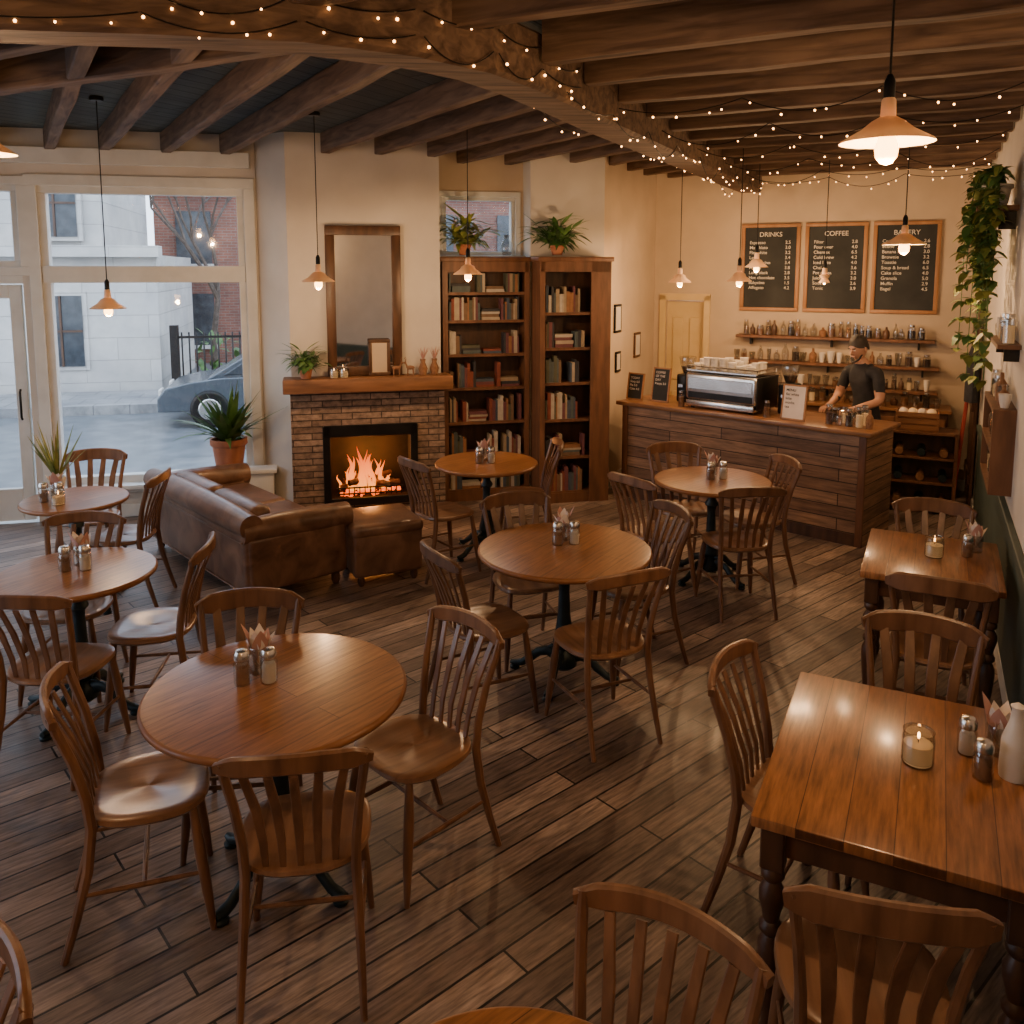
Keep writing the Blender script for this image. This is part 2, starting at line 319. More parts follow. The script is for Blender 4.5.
window('window_2',FL,1.48,2.22,2.42,3.0,.42,fw=.04,casing=.05)
window('window_3',FL,-3.2,-2.27,2.3,3.02,.3,fw=.06,casing=.07,sill=False)
for i,(a,b) in enumerate(((1.2,2.9),(3.4,5.1),(5.6,7.3))): window('window_%d'%(i+4),FW,a,b,.6,2.9,0,bars_z=[(2.2,.08)])  # unseen west-wall windows, added to let in extra side daylight
mb=MB(); x0,x1=-3.17,-2.30
for cx,cz,w,h in((x0+.05,1.08,.10,2.14),(x1-.05,1.08,.10,2.14),((x0+x1)/2,2.09,x1-x0-.2,.12),((x0+x1)/2,.16,x1-x0-.2,.30)): mb.box((cx,.36,cz),(w,.05,h),M_trim,bev=.005,seg=1)
mb.box(((x0+x1)/2,.36,1.17),(x1-x0-.18,.008,1.75),M_glass)
mb.box(((x0+x1)/2,.37,2.22),(.93,.12,.12),M_trim)
mb.tube([(x1-.05,.30,.95),(x1-.05,.28,.97),(x1-.05,.28,1.2),(x1-.05,.30,1.22)],.01,M_black)
mb.build('door_1',FL)
mb=MB(); mb.box((.37,.10,.96),(.46,.04,1.90),M_yel)
for cx in(.27,.47):
    for cz,h in((.5,.7),(1.35,.75)): mb.box((cx,.072,cz),(.13,.02,h),M_yel,bev=.012,seg=1)
for cx,cz,w,h in((.11,.98,.07,2.0),(.63,.98,.07,2.0),(.37,1.96,.59,.08)): mb.box((cx,-.012,cz),(w,.03,h),M_yel)
mb.ball((.54,.05,.95),.02,M_chrome)
mb.build('door_2',FB)
def strip(name,F,x0,x1,y,z0,z1,mat,t=.02):
    mb=MB(); mb.box(((x0+x1)/2,y-t/2,(z0+z1)/2),(x1-x0,t,z1-z0),mat,bev=.004,seg=1); return mb.build(name,F)
strip('baseboard_back',FB,.66,3.38,0,0,.12,M_trim); strip('baseboard_passage',F3,.02,1.68,0,0,.12,M_trim)
strip('baseboard_window_side',FL,-2.2,-.3,.3,0,.12,M_trim)
strip('wainscot_right',FRt,1.2,10.2,0,0.12,.85,M_green,.018); strip('baseboard_right',FRt,.02,10.2,0,0,.12,M_trim,.022); strip('trim_1',FRt,1.2,10.2,0,.85,.90,M_green,.035)
strip('trim_2',FL,-3.4,-.32,.3,3.2,3.34,M_trim,.05)
# ------------------------------------------------------------------ ceiling beams
def hit(o,d,maxd=20,skip=.02):
    o=Vector(o[:2]); d=Vector(d).normalized(); best=maxd
    for i in range(len(room)):
        a=Vector(room[i]); b=Vector(room[(i+1)%len(room)]); e=b-a
        den=d.x*e.y-d.y*e.x
        if abs(den)<1e-8: continue
        w=a-o; t=(w.x*e.y-w.y*e.x)/den; u=(w.x*d.y-w.y*d.x)/den
        if t>skip and -1e-6<=u<=1+1e-6: best=min(best,t)
    return best
def beam(name,a,b,w,z0,z1,wob=.006):
    a=Vector(a);b=Vector(b); L=(b-a).length; ang=math.atan2((b-a).y,(b-a).x); mb=MB(); n=max(4,int(L/.4))
    pts=[(L*i/n,random.uniform(-wob,wob),(z0+z1)/2+random.uniform(-wob,wob)) for i in range(n+1)]
    mb.sweep(pts,rectp(w/2,(z1-z0)/2,.18),M_beam,ref=(0,0,1),smooth=False)
    return mb.build(name,FR(a.x,a.y,ang))
yd=Vector((.438,.899)); xd=Vector((.899,-.438)); mb0=Vector((2.65,9.62))
def mbp(t): return mb0-yd*t
# one long girder that bends towards the window side of the room
ctrl=[mbp(0),mbp(1),mbp(2),mbp(3),mbp(4),mbp(4.8),mbp(5.5),Vector((.03,4.27)),Vector((-.17,3.97)),Vector((-.45,3.72)),Vector((-.85,3.53)),Vector((-1.4,3.42)),Vector((-2.2,3.33)),Vector((-3.4,3.22)),Vector((-5.48,3.05))]
mb=MB(); mb.sweep([(p.x,p.y,3.275+.03*(min(1,max(0,(i-6)/4)))) for i,p in enumerate(ctrl)],rectp(.12,.135,.15),M_beam,ref=(0,0,1),smooth=False,scale=[(1,1.1)]*6+[(1,1)]*9); mb.build('main_ceiling_beam')
t=.35
while t<10.2:
    if t<6.0:
        o=mbp(t)+xd*.13; L=hit(o,xd)
        if .2<L<15: beam('ceiling_joist',o,o+xd*(L-.01),.10,3.27,3.5)
    else:
        o=mbp(t); L=hit(o,xd); L2=hit(o,-xd)
        if L<15 and L2<15: beam('ceiling_joist',o-xd*(L2-.01),o+xd*(L-.01),.10,3.31,3.5)
    t+=.56
jd=Vector((-.51,.86)).normalized(); t=.5
while t<5.9:
    o=mbp(t)-xd*.16; L=hit(o,jd)
    if .2<L<15: beam('ceiling_joist',o,o+jd*(L-.01),.085,3.32,3.5)
    t+=.55
for i in range(8):
    x=-.25-i*.47; y=3.95-.12 if i==0 else (3.68 if x<-.6 else 3.78)
    if x<-1: y=3.55+.09*(x+1)
    o=Vector((x,y+.10)); L=hit(o,jd)
    if .2<L<15: beam('ceiling_joist',o,o+jd*(L-.01),.085,3.32,3.5)
# ------------------------------------------------------------------ fairy lights
wire=MB()
def strand(a,b,sag,n=14,mbx=wire,wr=.003,sp=.12):
    a=Vector(a);b=Vector(b); pts=[]
    for i in range(n+1):
        t=i/n; p=a.lerp(b,t); p.z-=sag*4*t*(1-t); pts.append(p)
    mbx.tube(pts,wr,M_black,seg=5)
    L=(b-a).length; m=max(2,int(L/sp))
    for i in range(m):
        t=(i+random.uniform(.1,.9))/m; p=a.lerp(b,t); p.z-=sag*4*t*(1-t)+.010
        mbx.ball(p+Vector((random.uniform(-.015,.015),random.uniform(-.015,.015),random.uniform(-.02,.005))),random.uniform(.0045,.007),M_fairy,seg=6,rings=4)
for side,zz,st in((-1,3.2,.9),(1,3.18,.7),(-1,3.36,1.1)):
    t=.1
    while t<5.4:
        a=mbp(t)+xd*.14*side; b=mbp(t+st)+xd*.14*side
        strand((a.x,a.y,zz),(b.x,b.y,zz),random.uniform(.04,.14),sp=.15); t+=st
for zz in(3.24,3.34):
    for i in range(6,13):
        a,b=ctrl[i],ctrl[i+1]; nrm=Vector((-(b-a).y,(b-a).x)).normalized()*-.135
        if nrm.y>0: nrm=-nrm
        strand((a.x+nrm.x,a.y+nrm.y,zz),(b.x+nrm.x,b.y+nrm.y,zz),random.uniform(.02,.09),sp=.14)
for tt in(.3,1.0,2.0,3.0,4.0,4.9):
    o=mbp(tt)+xd*.14; L=hit(o,xd)-.05
    for q in range(3):
        a=o+xd*(L*q/3); b=o+xd*(L*(q+1)/3); strand((a.x,a.y,3.23),(b.x,b.y,3.23),random.uniform(.04,.12))
wire.build('fairy_lights')
# ------------------------------------------------------------------ pendants
def pendant(x,y,z,r,power):
    mb=MB()
    mb.lathe([(.016,.13),(.022,.12),(.024,.07),(.05,.055),(r*.55,.03),(r*.97,-.005),(r,-.012),(r*.96,-.010),(r*.54,.022),(.045,.045),(.01,.05)],M_shade,seg=36)
    mb.lathe([(.008,.20),(.017,.18),(.018,.12),(.008,.11)],M_black,seg=14)
    b=r*.25
    mb.lathe([(.012,.05),(b*.5,.03),(b*.75,0),(b,-b*.9),(b*.9,-b*1.6),(b*.5,-b*2.1),(.002,-b*2.25)],M_bulb,seg=16)
    mb.tube([(0,0,.19),(0,0,CH-z-.03)],.004,M_black,seg=6)
    mb.lathe([(.045,CH-z-.03),(.05,CH-z-.015),(.045,CH-z)],M_black,seg=16)
    o=mb.build('pendant_lamp',Matrix.Translation((x,y,z)))
    ld=D.lights.new('bulb_light','POINT'); ld.energy=power; ld.color=(1,.59,.29); ld.shadow_soft_size=.02
    lo=D.objects.new('bulb_light',ld); S.collection.objects.link(lo); lo.parent=o; lo.location=(0,0,-b*2.25-.025)
PW=40
for p in((1.204,2.8,2.71,.145,PW*1.1),(2.83,6.2,2.476,.15,PW),(1.63,8.3,2.17,.11,PW*.8),(2.02,7.6,2.19,.11,PW*.8),(2.34,8.2,2.315,.11,PW),
         (-1.54,6.8,2.2,.13,PW*.75),(-.36,7.0,2.256,.12,PW*.8),(-2.94,6.2,2.015,.125,PW*.5),(-2.42,4.0,2.83,.13,PW*.7),(-1.9,1.3,2.8,.15,PW),(-.3,-.1,2.8,.15,PW*.7),(2.96,8.1,2.17,.05,PW*.6)): pendant(*p)  # includes two unseen pendants around the camera, added as fill light
ld=D.lights.new('fire_light','POINT'); ld.energy=26; ld.color=(1,.33,.07); ld.shadow_soft_size=.1
lo=D.objects.new('fire_light',ld); S.collection.objects.link(lo); v=FL@Vector((.68,.16,.50)); lo.location=v
# ------------------------------------------------------------------ chairs
def chair_mesh(style):
    mb=MB(); seg=36; rings=[(.02,.437),(.8,.434),(.95,.44),(1,.452),(.985,.463),(.93,.468),(.75,.461),(.4,.456),(.02,.458)]
    vs=[];fs=[]
    for s,z in rings:
        for i in range(seg):
            a=2*pi*i/seg; ca,sa=math.cos(a),math.sin(a)
            x=.213*math.copysign(abs(ca)**.68,ca)*(1+.07*sa); y=.205*math.copysign(abs(sa)**.78,sa)
            vs.append((x*s,y*s,z+(.006*abs(x/.2)**2 if z>.455 else 0)))
    for j in range(len(rings)-1):
        for i in range(seg):
            k=(i+1)%seg; fs.append((j*seg+i,j*seg+k,(j+1)*seg+k,(j+1)*seg+i))
    fs.append(tuple(range(seg))); fs.append(tuple(range((len(rings)-1)*seg,len(rings)*seg)))
    mb.add(vs,fs,M_seat)
    for s in(-1,1):
        mb.sweep([(s*.186,-.275,0),(s*.181,-.232,.14),(s*.174,-.19,.30),(s*.168,-.172,.45),(s*.172,-.182,.56),(s*.186,-.212,.70),(s*.202,-.25,.82),(s*.207,-.264,.875)],rectp(.0155,.0135,.7),M_chair,ref=(1,0,0),scale=[.8,.95,1.1,1.15,1.1,1,1,.9])
        mb.tube([(s*.160,.145,.445),(s*.175,.16,.3),(s*.188,.178,.15),(s*.202,.195,0)],[.014,.020,.018,.011],M_chair,seg=12)
        mb.tube([(s*.183,.168,.21),(s*.182,0,.215),(s*.178,-.205,.22)],[.007,.010,.007],M_chair,seg=8)
    mb.tube([(-.181,-.02,.215),(0,-.02,.215),(.181,-.02,.215)],[.007,.010,.007],M_chair,seg=8)
    if style==1: mb.tube([(-.178,.165,.29),(0,.165,.29),(.178,.165,.29)],[.007,.010,.007],M_chair,seg=8)
    cr=[]; hw=.226
    for i in range(17):
        x=-hw+2*hw*i/16; q=1-(x/hw)**2; cr.append((x,-.255-.05*q,(.855 if style==0 else .85)+.022*q))
    hb=.032 if style==0 else .044
    mb.sweep(cr,rectp(.0115,hb,.6),M_chair,ref=(0,0,1),scale=[(1,.45)]+[(1,.75)]+[(1,1)]*13+[(1,.75)]+[(1,.45)])
    ns,sw=(5,.0135) if style==0 else (4,.018)
    for i in range(ns):
        u=-1+2*i/(ns-1); xb=.105*u; xt=.145*u; q=1-(xt/hw)**2
        mb.sweep([(xb,-.168-.008*(1-u*u),.452),(xb*1.03,-.186,.56),(xb*1.15,-.216-.02*q,.70),(xt,-.252-.047*q,.835)],rectp(.0050,sw,.6),M_chair,ref=(1,0,0),scale=[(1,.7),(1,1),(1,1.15),(1,1)])
    return mb.mesh('dining_chair')
CMS=[chair_mesh(0),chair_mesh(1)]
def chair(x,y,fx,fy,st=0): 
    return place('dining_chair',CMS[st],FR(x,y,math.atan2(fy,fx)-pi/2))
for c in[(-1.30,2.84,.93,.36),(-.68,2.60,-.15,.99),(-.38,3.1,-.72,-.69),(-1.10,3.26,.12,-1,1),
    (-2.12,3.80,.05,1),(-1.86,4.22,-1,-.12),(-2.42,4.46,.1,-1),(-2.70,5.72,-1,-.05),(-3.15,6.15,.2,-1,1),
    (-.14,4.26,.87,.5),(.44,4.06,-.41,.91),(.70,4.80,-.93,-.36),(.10,4.88,.3,-.95,1),
    (-.52,6.30,.8,.6),(.10,6.78,-1,-.1),(1.02,5.80,.8,.6),(1.52,5.60,-.12,1),(1.77,6.12,-1,-.2),(1.32,6.40,.1,-1,1),
    (1.02,2.79,.82,-.57),(.91,2.01,.22,.975,1),(1.53,3.02,-.45,-.89,1),(2.07,3.96,.45,.89,1),(2.42,4.74,-.45,-.89,1),
    (.20,1.47,-.53,-.85),(-1.27,1.41,-.62,-.78)]: chair(*c)
# ------------------------------------------------------------------ tables
def round_table(x,y,R,rot=0):
    mb=MB()
    mb.lathe([(0,.745),(R-.02,.745),(R-.012,.7495),(R-.03,.75),(0,.75)],M_top,seg=72)
    mb.lathe([(0,.714),(R-.035,.714),(R-.012,.718),(R-.002,.727),(R,.736),(R-.003,.744),(R-.010,.7490),(R-.03,.7495),(0,.746)],M_edge,seg=72)
    mb.lathe([(0,.69),(R*.62,.69),(R*.64,.70),(R*.64,.714),(0,.714)],M_dark,seg=48)
    mb.lathe([(.13,.69),(.13,.68),(.05,.665),(.032,.64),(.03,.60),(.048,.575),(.05,.56),(.032,.54),(.03,.50),(.036,.36),(.05,.27),(.062,.22),(.062,.19),(.04,.165),(.055,.145),(.075,.12),(.075,.07),(.05,.05)],M_iron,seg=24)
    for i in range(4):
        a=i*pi/2+pi/4+rot; c,s=math.cos(a),math.sin(a)
        pr=[(.05,.12),(.10,.135),(.15,.12),(.20,.075),(.25,.04),(.29,.03),(.32,.034)]
        mb.sweep([(r*c,r*s,z) for r,z in pr],circ(1,10),M_iron,ref=(0,0,1),scale=[(.022,.034),(.02,.03),(.019,.026),(.018,.024),(.02,.022),(.024,.02),(.014,.012)])
        mb.lathe([(0,0),(.028,0),(.03,.012),(.018,.022),(0,.024)],M_iron,c=(.295*c,.295*s,0),seg=14)
        pr=[(.03,.16),(.07,.17),(.10,.15),(.10,.13)]
        mb.tube([(r*c,r*s,z) for r,z in pr],[.012,.011,.009,.006],M_iron,seg=8)
    return mb.build('round_table',FR(x,y,rot))
RT=[(-.875,3.0,.48,.9),(.293,4.585,.485,1.0),(-.205,6.70,.415,.8),(1.48,6.135,.425,.7),(-2.245,4.218,.391,1.1),(-2.963,5.614,.339,.9),(0,1.27,.36,.7)]
for t in RT: round_table(*t)
def rect_table(x,y,ang,w,l):
    mb=MB(); mb.box((w/2,l/2,.732),(w,l,.036),M_rtop,bev=.008)
    i=.06
    for cx,cy,a,b in((w/2,i,w-2*i,.022),(w/2,l-i,w-2*i,.022),(i,l/2,.022,l-2*i),(w-i,l/2,.022,l-2*i)): mb.box((cx,cy,.665),(a,b,.10),M_dark,bev=.003,seg=1)
    for cx in(i,w-i):
        for cy in(i,l-i):
            mb.box((cx,cy,.645),(.068,.068,.14),M_dark,bev=.005,seg=1)
            mb.lathe([(.016,0),(.022,.01),(.026,.05),(.018,.075),(.022,.10),(.030,.20),(.037,.29),(.036,.33),(.022,.36),(.034,.375),(.034,.39),(.022,.405),(.027,.43),(.037,.47),(.037,.50),(.022,.53),(.034,.545),(.034,.56),(.026,.575)],M_dark,c=(cx,cy,0),seg=20)
    return mb.build('rectangular_table',FR(x,y,ang))
A7=math.atan2(-.448,.894)
rect_table(.679,2.253,A7,.74,.98); rect_table(1.79,4.22,A7,.66,.82)
# ------------------------------------------------------------------ table-top items
def shaker_mesh(fill):
    mb=MB()
    mb.lathe([(.001,.003),(.020,.003),(.021,.05),(.017,.06),(.001,.06)],fill,seg=14)
    mb.lathe([(.001,0),(.024,0),(.026,.01),(.026,.06),(.02,.075),(.001,.076)],M_jar,seg=16)
    mb.lathe([(.021,.072),(.024,.075),(.024,.09),(.018,.10),(.001,.103)],M_chrome,seg=16)
    return mb.mesh('shaker')
SH1=shaker_mesh(M_spice); SH2=shaker_mesh(M_white)
def napkin_mesh():
    mb=MB()
    mb.lathe([(.001,0),(.032,0),(.034,.01),(.034,.07),(.030,.08),(.028,.07),(.030,.012),(.001,.01)],M_jar,seg=18)
    for i in range(9):
        a=i*2*pi/9+random.uniform(-.3,.3)
        mb.leaf((0,0,.02),a,random.uniform(1.05,1.4),random.uniform(.11,.15),.05,random.uniform(0,.02),M_paper if i%3 else M_pink,n=4,fold=.5)
    return mb.mesh('napkin_jar')
NJ=napkin_mesh()
def candle_mesh():
    mb=MB()
    mb.lathe([(.001,.004),(.036,.004),(.037,.055),(.001,.057)],M_wax,seg=24)
    mb.lathe([(.001,0),(.039,0),(.042,.008),(.042,.07),(.039,.082),(.041,.09),(.039,.09),(.037,.08),(.040,.068),(.040,.01),(.001,.006)],M_jar,seg=28)
    mb.tube([(0,0,.055),(.001,0,.068)],.0015,M_black,seg=5)
    mb.ball((0,0,.076),(.004,.004,.010),M_fairy,seg=8,rings=6)
    return mb.mesh('candle_jar')
CJ=candle_mesh()
SC=Matrix.Diagonal((1.25,1.25,1.3,1))
for (x,y,R,_),(dx,dy) in zip(RT[:6],((-.10,.07),(0,.1),(-.02,.0),(.02,.04),(-.02,.05),(-.12,-.05))):
    place('napkin_jar',NJ,FR(x+dx,y+dy+.055,random.random()*6,.75)@SC); place('salt_shaker',SH2,FR(x+dx+.06,y+dy-.03,0,.75)@SC); place('pepper_shaker',SH1,FR(x+dx-.035,y+dy-.045,0,.75)@SC)
place('candle_jar',CJ,FR(-2.99,5.46,0,.75))
FT7=FR(.679,2.253,A7); FT8=FR(1.79,4.22,A7)
def onT(F,x,y,ob,me,z=.75): 
    v=F@Vector((x,y,0)); return place(ob,me,FR(v.x,v.y,random.random()*6,z)@Matrix.Diagonal((1.15,1.15,1.2,1)))
onT(FT7,.42,.50,'candle_jar',CJ); onT(FT7,.60,.50,'pepper_shaker',SH1); onT(FT7,.56,.63,'salt_shaker',SH2); onT(FT7,.65,.68,'napkin_jar',NJ)
onT(FT8,.34,.42,'candle_jar',CJ); onT(FT8,.50,.50,'pepper_shaker',SH1); onT(FT8,.54,.61,'napkin_jar',NJ)
mb=MB(); mb.lathe([(.001,0),(.035,0),(.037,.02),(.034,.10),(.018,.15),(.014,.18),(.018,.19),(.001,.2)],M_white,seg=20); onT(FT7,.685,.55,'ceramic_bottle',mb.mesh('ceramic_bottle'))
# ------------------------------------------------------------------ sofa & ottoman
SL=1.86; SF=FR(-1.78-SL*.67,5.45+SL*.742,math.atan2(-.742,.67))
mb=MB()
mb.box((SL/2,.42,.20),(SL-.08,.74,.22),M_leather,bev=.03)
mb.box((SL/2,.10,.34),(SL-.04,.17,.50),M_leather,bev=.05,seg=4)
mb.tube([(SL*t,.07,.575+.012*math.sin(pi*t)) for t in(.01,.12,.25,.4,.5,.6,.75,.88,.99)],[.082,.09,.094,.096,.094,.096,.094,.09,.082],M_leather,seg=20)
for x in(.09,SL-.09):
    mb.box((x,.42,.30),(.17,.76,.40),M_leather,bev=.04,seg=4)
    mb.tube([(x,.02,.53),(x,.3,.525),(x,.6,.51),(x,.84,.50)],[.085,.098,.10,.095],M_leather,seg=20)
    mb.lathe([(.0,0),(.07,0),(.085,.01),(.0,.022)],M_leather,seg=20,M=Matrix.Translation((x,.835,.50))@Matrix.Rotation(-pi/2,4,'X'))
for k in range(2):
    cw=(SL-.38)/2; x=.19+cw*(k+.5)
    mb.box((x,.50,.385),(cw-.01,.62,.15),M_leather,bev=.05,seg=4)
    mb.box((x,.24,.50),(cw-.03,.16,.30),M_leather,bev=.06,seg=4)
for x in(.1,SL-.1):
    for y in(.08,.74): mb.lathe([(.02,0),(.032,.03),(.03,.09),(.02,.1)],M_dark,c=(x,y,0),seg=14)
for z in(.12,.47): mb.tube([(.05,.012,z),(SL-.05,.012,z)],.006,M_leather,seg=6)
mb.build('leather_sofa',SF)
mb=MB(); mb.box((0,0,.24),(.52,.50,.34),M_leather,bev=.03,seg=3); mb.box((0,0,.41),(.54,.52,.10),M_leather,bev=.04,seg=4)
for x in(-.2,.2):
    for y in(-.2,.2): mb.lathe([(.018,0),(.028,.03),(.026,.08),(.02,.1)],M_dark,c=(x,y,0),seg=12)
mb.build('leather_ottoman',FR(-1.0,6.22,math.radians(25)))
# ------------------------------------------------------------------ window bench + plants
mb=MB(); mb.box((-.66,.14,.20),(.94,.20,.40),M_trim,bev=.008); mb.box((-.66,.12,.42),(1.0,.22,.035),M_trim,bev=.006)
mb.build('window_bench',FL)
def pot(mb,r,h,mat=M_terra,c=(0,0,0)):
    mb.lathe([(.001,0),(r*.68,0),(r*.72,.01),(r*.92,h*.78),(r,h*.8),(r*1.04,h*.83),(r*1.04,h),(r*.93,h),(r*.9,h*.88),(.001,h*.86)],mat,seg=28,c=c)
    mb.lathe([(.001,h*.85),(r*.9,h*.86),(.001,h*.9)],M_soil,c=c,seg=20)
mb=MB(); pot(mb,.16,.30)
for i in range(95):
    az=random.uniform(0,2*pi)
    L=random.uniform(.42,.74)*(1 if math.sin(az-.23)<.3 else .45)
    mb.leaf((random.uniform(-.03,.03),random.uniform(-.03,.03),.26),az,random.uniform(.5,1.5),L,random.uniform(.05,.085),random.uniform(.05,.30),M_leaf,n=8)
v=W(FL,-.58,.08); mb.build('potted_fern',FR(v[0],v[1],0,.44))
def bushy(name,F,n,L,r,h,mat=M_terra,lm=M_leaf,wd=.035,dr=.08):
    mb=MB(); pot(mb,r,h,mat)
    for i in range(n):
        a=random.uniform(0,2*pi); el=random.uniform(.3,1.5); l=random.uniform(.5,1)*L
        p=Vector((0,0,h*.8)); q=p+Vector((math.cos(a)*math.cos(el),math.sin(a)*math.cos(el),math.sin(el)))*l*.6
        mb.tube([p,q],.0025,lm,seg=5); mb.leaf(q,a+random.uniform(-.7,.7),random.uniform(-.3,.8),l*.5,wd*random.uniform(.8,1.3),dr*random.random(),lm,n=4)
        for ff in(.4,.7):
            mb.leaf(p.lerp(q,ff),a+random.uniform(-1.5,1.5),random.uniform(-.2,.7),l*.45,wd,dr*random.random(),lm,n=4)
    return mb.build(name,F)
def at(F,x,y,z): return F@Matrix.Translation((x,y,z))
bushy('potted_plant',at(FL,.13,-.13,1.30),50,.34,.065,.10)
bushy('potted_plant',at(FL,1.66,.22,2.42),70,.50,.07,.10,lm=M_leafy,wd=.05)
bushy('potted_plant',at(FL,2.52,-.06,2.42),70,.46,.07,.09,wd=.05)
mb=MB(); pot(mb,.05,.11,M_white)
for i in range(34): mb.leaf((0,0,.08),random.uniform(0,2*pi),random.uniform(.9,1.5),random.uniform(.25,.48),.02,random.uniform(0,.08),M_leafy,n=5)
mb.build('spider_plant',FR(-3.15,5.76,0,.75))
mb=MB(); mb.lathe([(.001,0),(.04,0),(.065,.05),(.05,.12),(.025,.16),(.035,.2),(.03,.2),(.001,.15)],M_jar,seg=20); mb.build('glass_vase',at(FL,2.08,.2,2.42))
mb=MB(); mb.lathe([(.001,0),(.03,0),(.045,.06),(.02,.12),(.028,.15),(.001,.15)],M_spice,seg=18)
for i in range(10): mb.leaf((0,0,.13),random.uniform(0,6.3),random.uniform(1,1.5),.16,.01,.02,M_pink,n=4)
me=mb.mesh('bud_vase'); place('bud_vase',me,at(FL,1.2,-.12,1.30)); place('bud_vase',me,at(FL,1.31,-.10,1.30))
mb=MB()
mb.ball((0,0,.075),(.04,.016,.02),M_spice)
for a in(-.025,.025):
    for b in(-.009,.009): mb.tube([(a,b,.065),(a*1.1,b,0)],[.006,.004],M_spice,seg=6)
mb.tube([(.03,0,.08),(.045,0,.115)],[.010,.007],M_spice,seg=8); mb.ball((.053,0,.12),(.016,.008,.009),M_spice)
for b in(-1,1): mb.tube([(.047,b*.005,.127),(.043,b*.018,.15),(.052,b*.026,.17)],.002,M_spice,seg=5)
dm=mb.mesh('deer_figurine'); place('deer_figurine',dm,at(FL,.95,-.13,1.30)); place('deer_figurine',dm,at(FL,1.08,-.14,1.30)@Matrix.Rotation(2.8,4,'Z'))
for x in(.38,.47): place('candle_jar',CJ,at(FL,x,-.17,1.302))
framed('picture_frame',FL,.70,.90,1.302,1.64,-.075,.035,M_dark,M_wall,.02)
# ------------------------------------------------------------------ bookcases
def bookcase(x0,x1,y0,y1,z1,stile_r,shelves):
    mb=MB(); t=.035; fw=.05
    mb.box((x0+t/2,(y0+y1)/2,z1/2),(t,y1-y0,z1),M_shelfw); mb.box((x1-t/2,(y0+y1)/2,z1/2),(t,y1-y0,z1),M_shelfw)
    mb.box(((x0+x1)/2,y1-.008,z1/2),(x1-x0-.04,.014,z1-.02),M_dark)
    mb.box((x0+fw/2,y0-.008,z1/2),(fw,.018,z1),M_shelfw); mb.box((x1-stile_r/2,y0-.008,z1/2),(stile_r,.018,z1),M_shelfw)
    mb.box(((x0+x1)/2,(y0+y1)/2-.015,z1-.02),(x1-x0+.05,y1-y0+.03,.045),M_shelfw,bev=.008); mb.box(((x0+x1)/2,y0-.008,z1-.09),(x1-x0-.02,.018,.10),M_shelfw)
    mb.box(((x0+x1)/2,(y0+y1)/2,.05),(x1-x0-.02,y1-y0,.10),M_shelfw)
    for z in shelves: mb.box(((x0+x1)/2,(y0+y1)/2,z),(x1-x0-.06,y1-y0-.02,.028),M_shelfw)
    mb.build('bookcase',FL)
    bk=MB()
    for si,z in enumerate(shelves):
        x=x0+.07; xe=x1-stile_r-.02; zz=z+.014; gap=(shelves[si+1] if si+1<len(shelves) else z1-.12)-z-.05
        while x<xe-.03:
            r=random.random()
            if r<.05: x+=random.uniform(.03,.07); continue
            if r<.12:
                w=min(.2,xe-x)
                if w<.12: break
                h=0
                for q in range(random.randint(2,4)):
                    th=random.uniform(.02,.035); bk.box((x+w/2+random.uniform(-.01,.01),y0+.11,zz+h+th/2),(w*.9,.13,th),random.choice(BOOKC)); h+=th
                x+=w+.01; continue
            w=random.uniform(.014,.038); h=min(gap,random.uniform(.15,.26)); d=random.uniform(.11,.16)
            bk.box((x+w/2,y0+.03+d/2,zz+h/2),(w*.94,d,h),random.choice(BOOKC)); x+=w
    bk.build('books',FL)
bookcase(1.42,2.28,.08,.41,2.4,.05,[.10,.42,.78,1.12,1.45,1.78,2.05])
bookcase(2.31,3.02,-.20,.11,2.4,.20,[.10,.45,.82,1.18,1.52,1.86])
framed('picture_frame',F3,.30,.50,1.62,1.92,-.002,.03,M_black,M_wallw,.02); framed('picture_frame',F3,.35,.5,1.2,1.42,-.002,.03,M_black,M_wallw,.02); framed('picture_frame',F3,.95,1.15,1.3,1.58,-.002,.03,M_dark,M_wallw,.02)
# ------------------------------------------------------------------ menu boards
def text(body,size,x,y,z,parent,mat=M_chalkt,align='LEFT'):
    c=D.curves.new('chalk_text','FONT'); c.body=body; c.size=size; c.align_x=align; c.space_line=1.15; c.offset=.0004; c.materials.append(mat)
    o=D.objects.new('chalk_text',c); S.collection.objects.link(o); o.parent=parent; o.matrix_basis=Matrix.Translation((x,y,z))@Matrix.Rotation(pi/2,4,'X'); return o
menus=[('DRINKS','Espresso\nMacchiato\nFlat white\nLatte\nCappuccino\nMocha\nLong black\nHot chocolate\nBabycino\nAffogato','2.5\n3.0\n3.2\n3.4\n3.4\n3.8\n2.8\n3.5\n1.5\n4.2'),('COFFEE','Filter\nPour over\nChemex\nCold brew\nIced latte\nChai\nPot of tea\nJuice\nSoda\nTonic','2.8\n4.0\n6.5\n4.2\n4.0\n3.6\n3.2\n3.0\n2.6\n3.9'),('BAKERY','Croissant\nScone\nBanana loaf\nBrownie\nToastie\nSoup & bread\nCake slice\nGranola\nMuffin\nBagel','2.6\n2.8\n3.0\n3.2\n6.0\n6.5\n4.0\n5.0\n2.9\n4.5')]
for (a,b),(h,t,p) in zip(((1.0,1.63),(1.68,2.31),(2.36,3.0)),menus):
    o=framed('chalkboard_menu',FB,a,b,1.82,2.78,-.002,.04,M_frame,M_chalk,.035)
    text(h,.07,(a+b)/2,-.024,2.64,o,align='CENTER'); text(t,.048,a+.09,-.024,2.56,o); text(p,.048,b-.10,-.024,2.56,o,align='RIGHT')
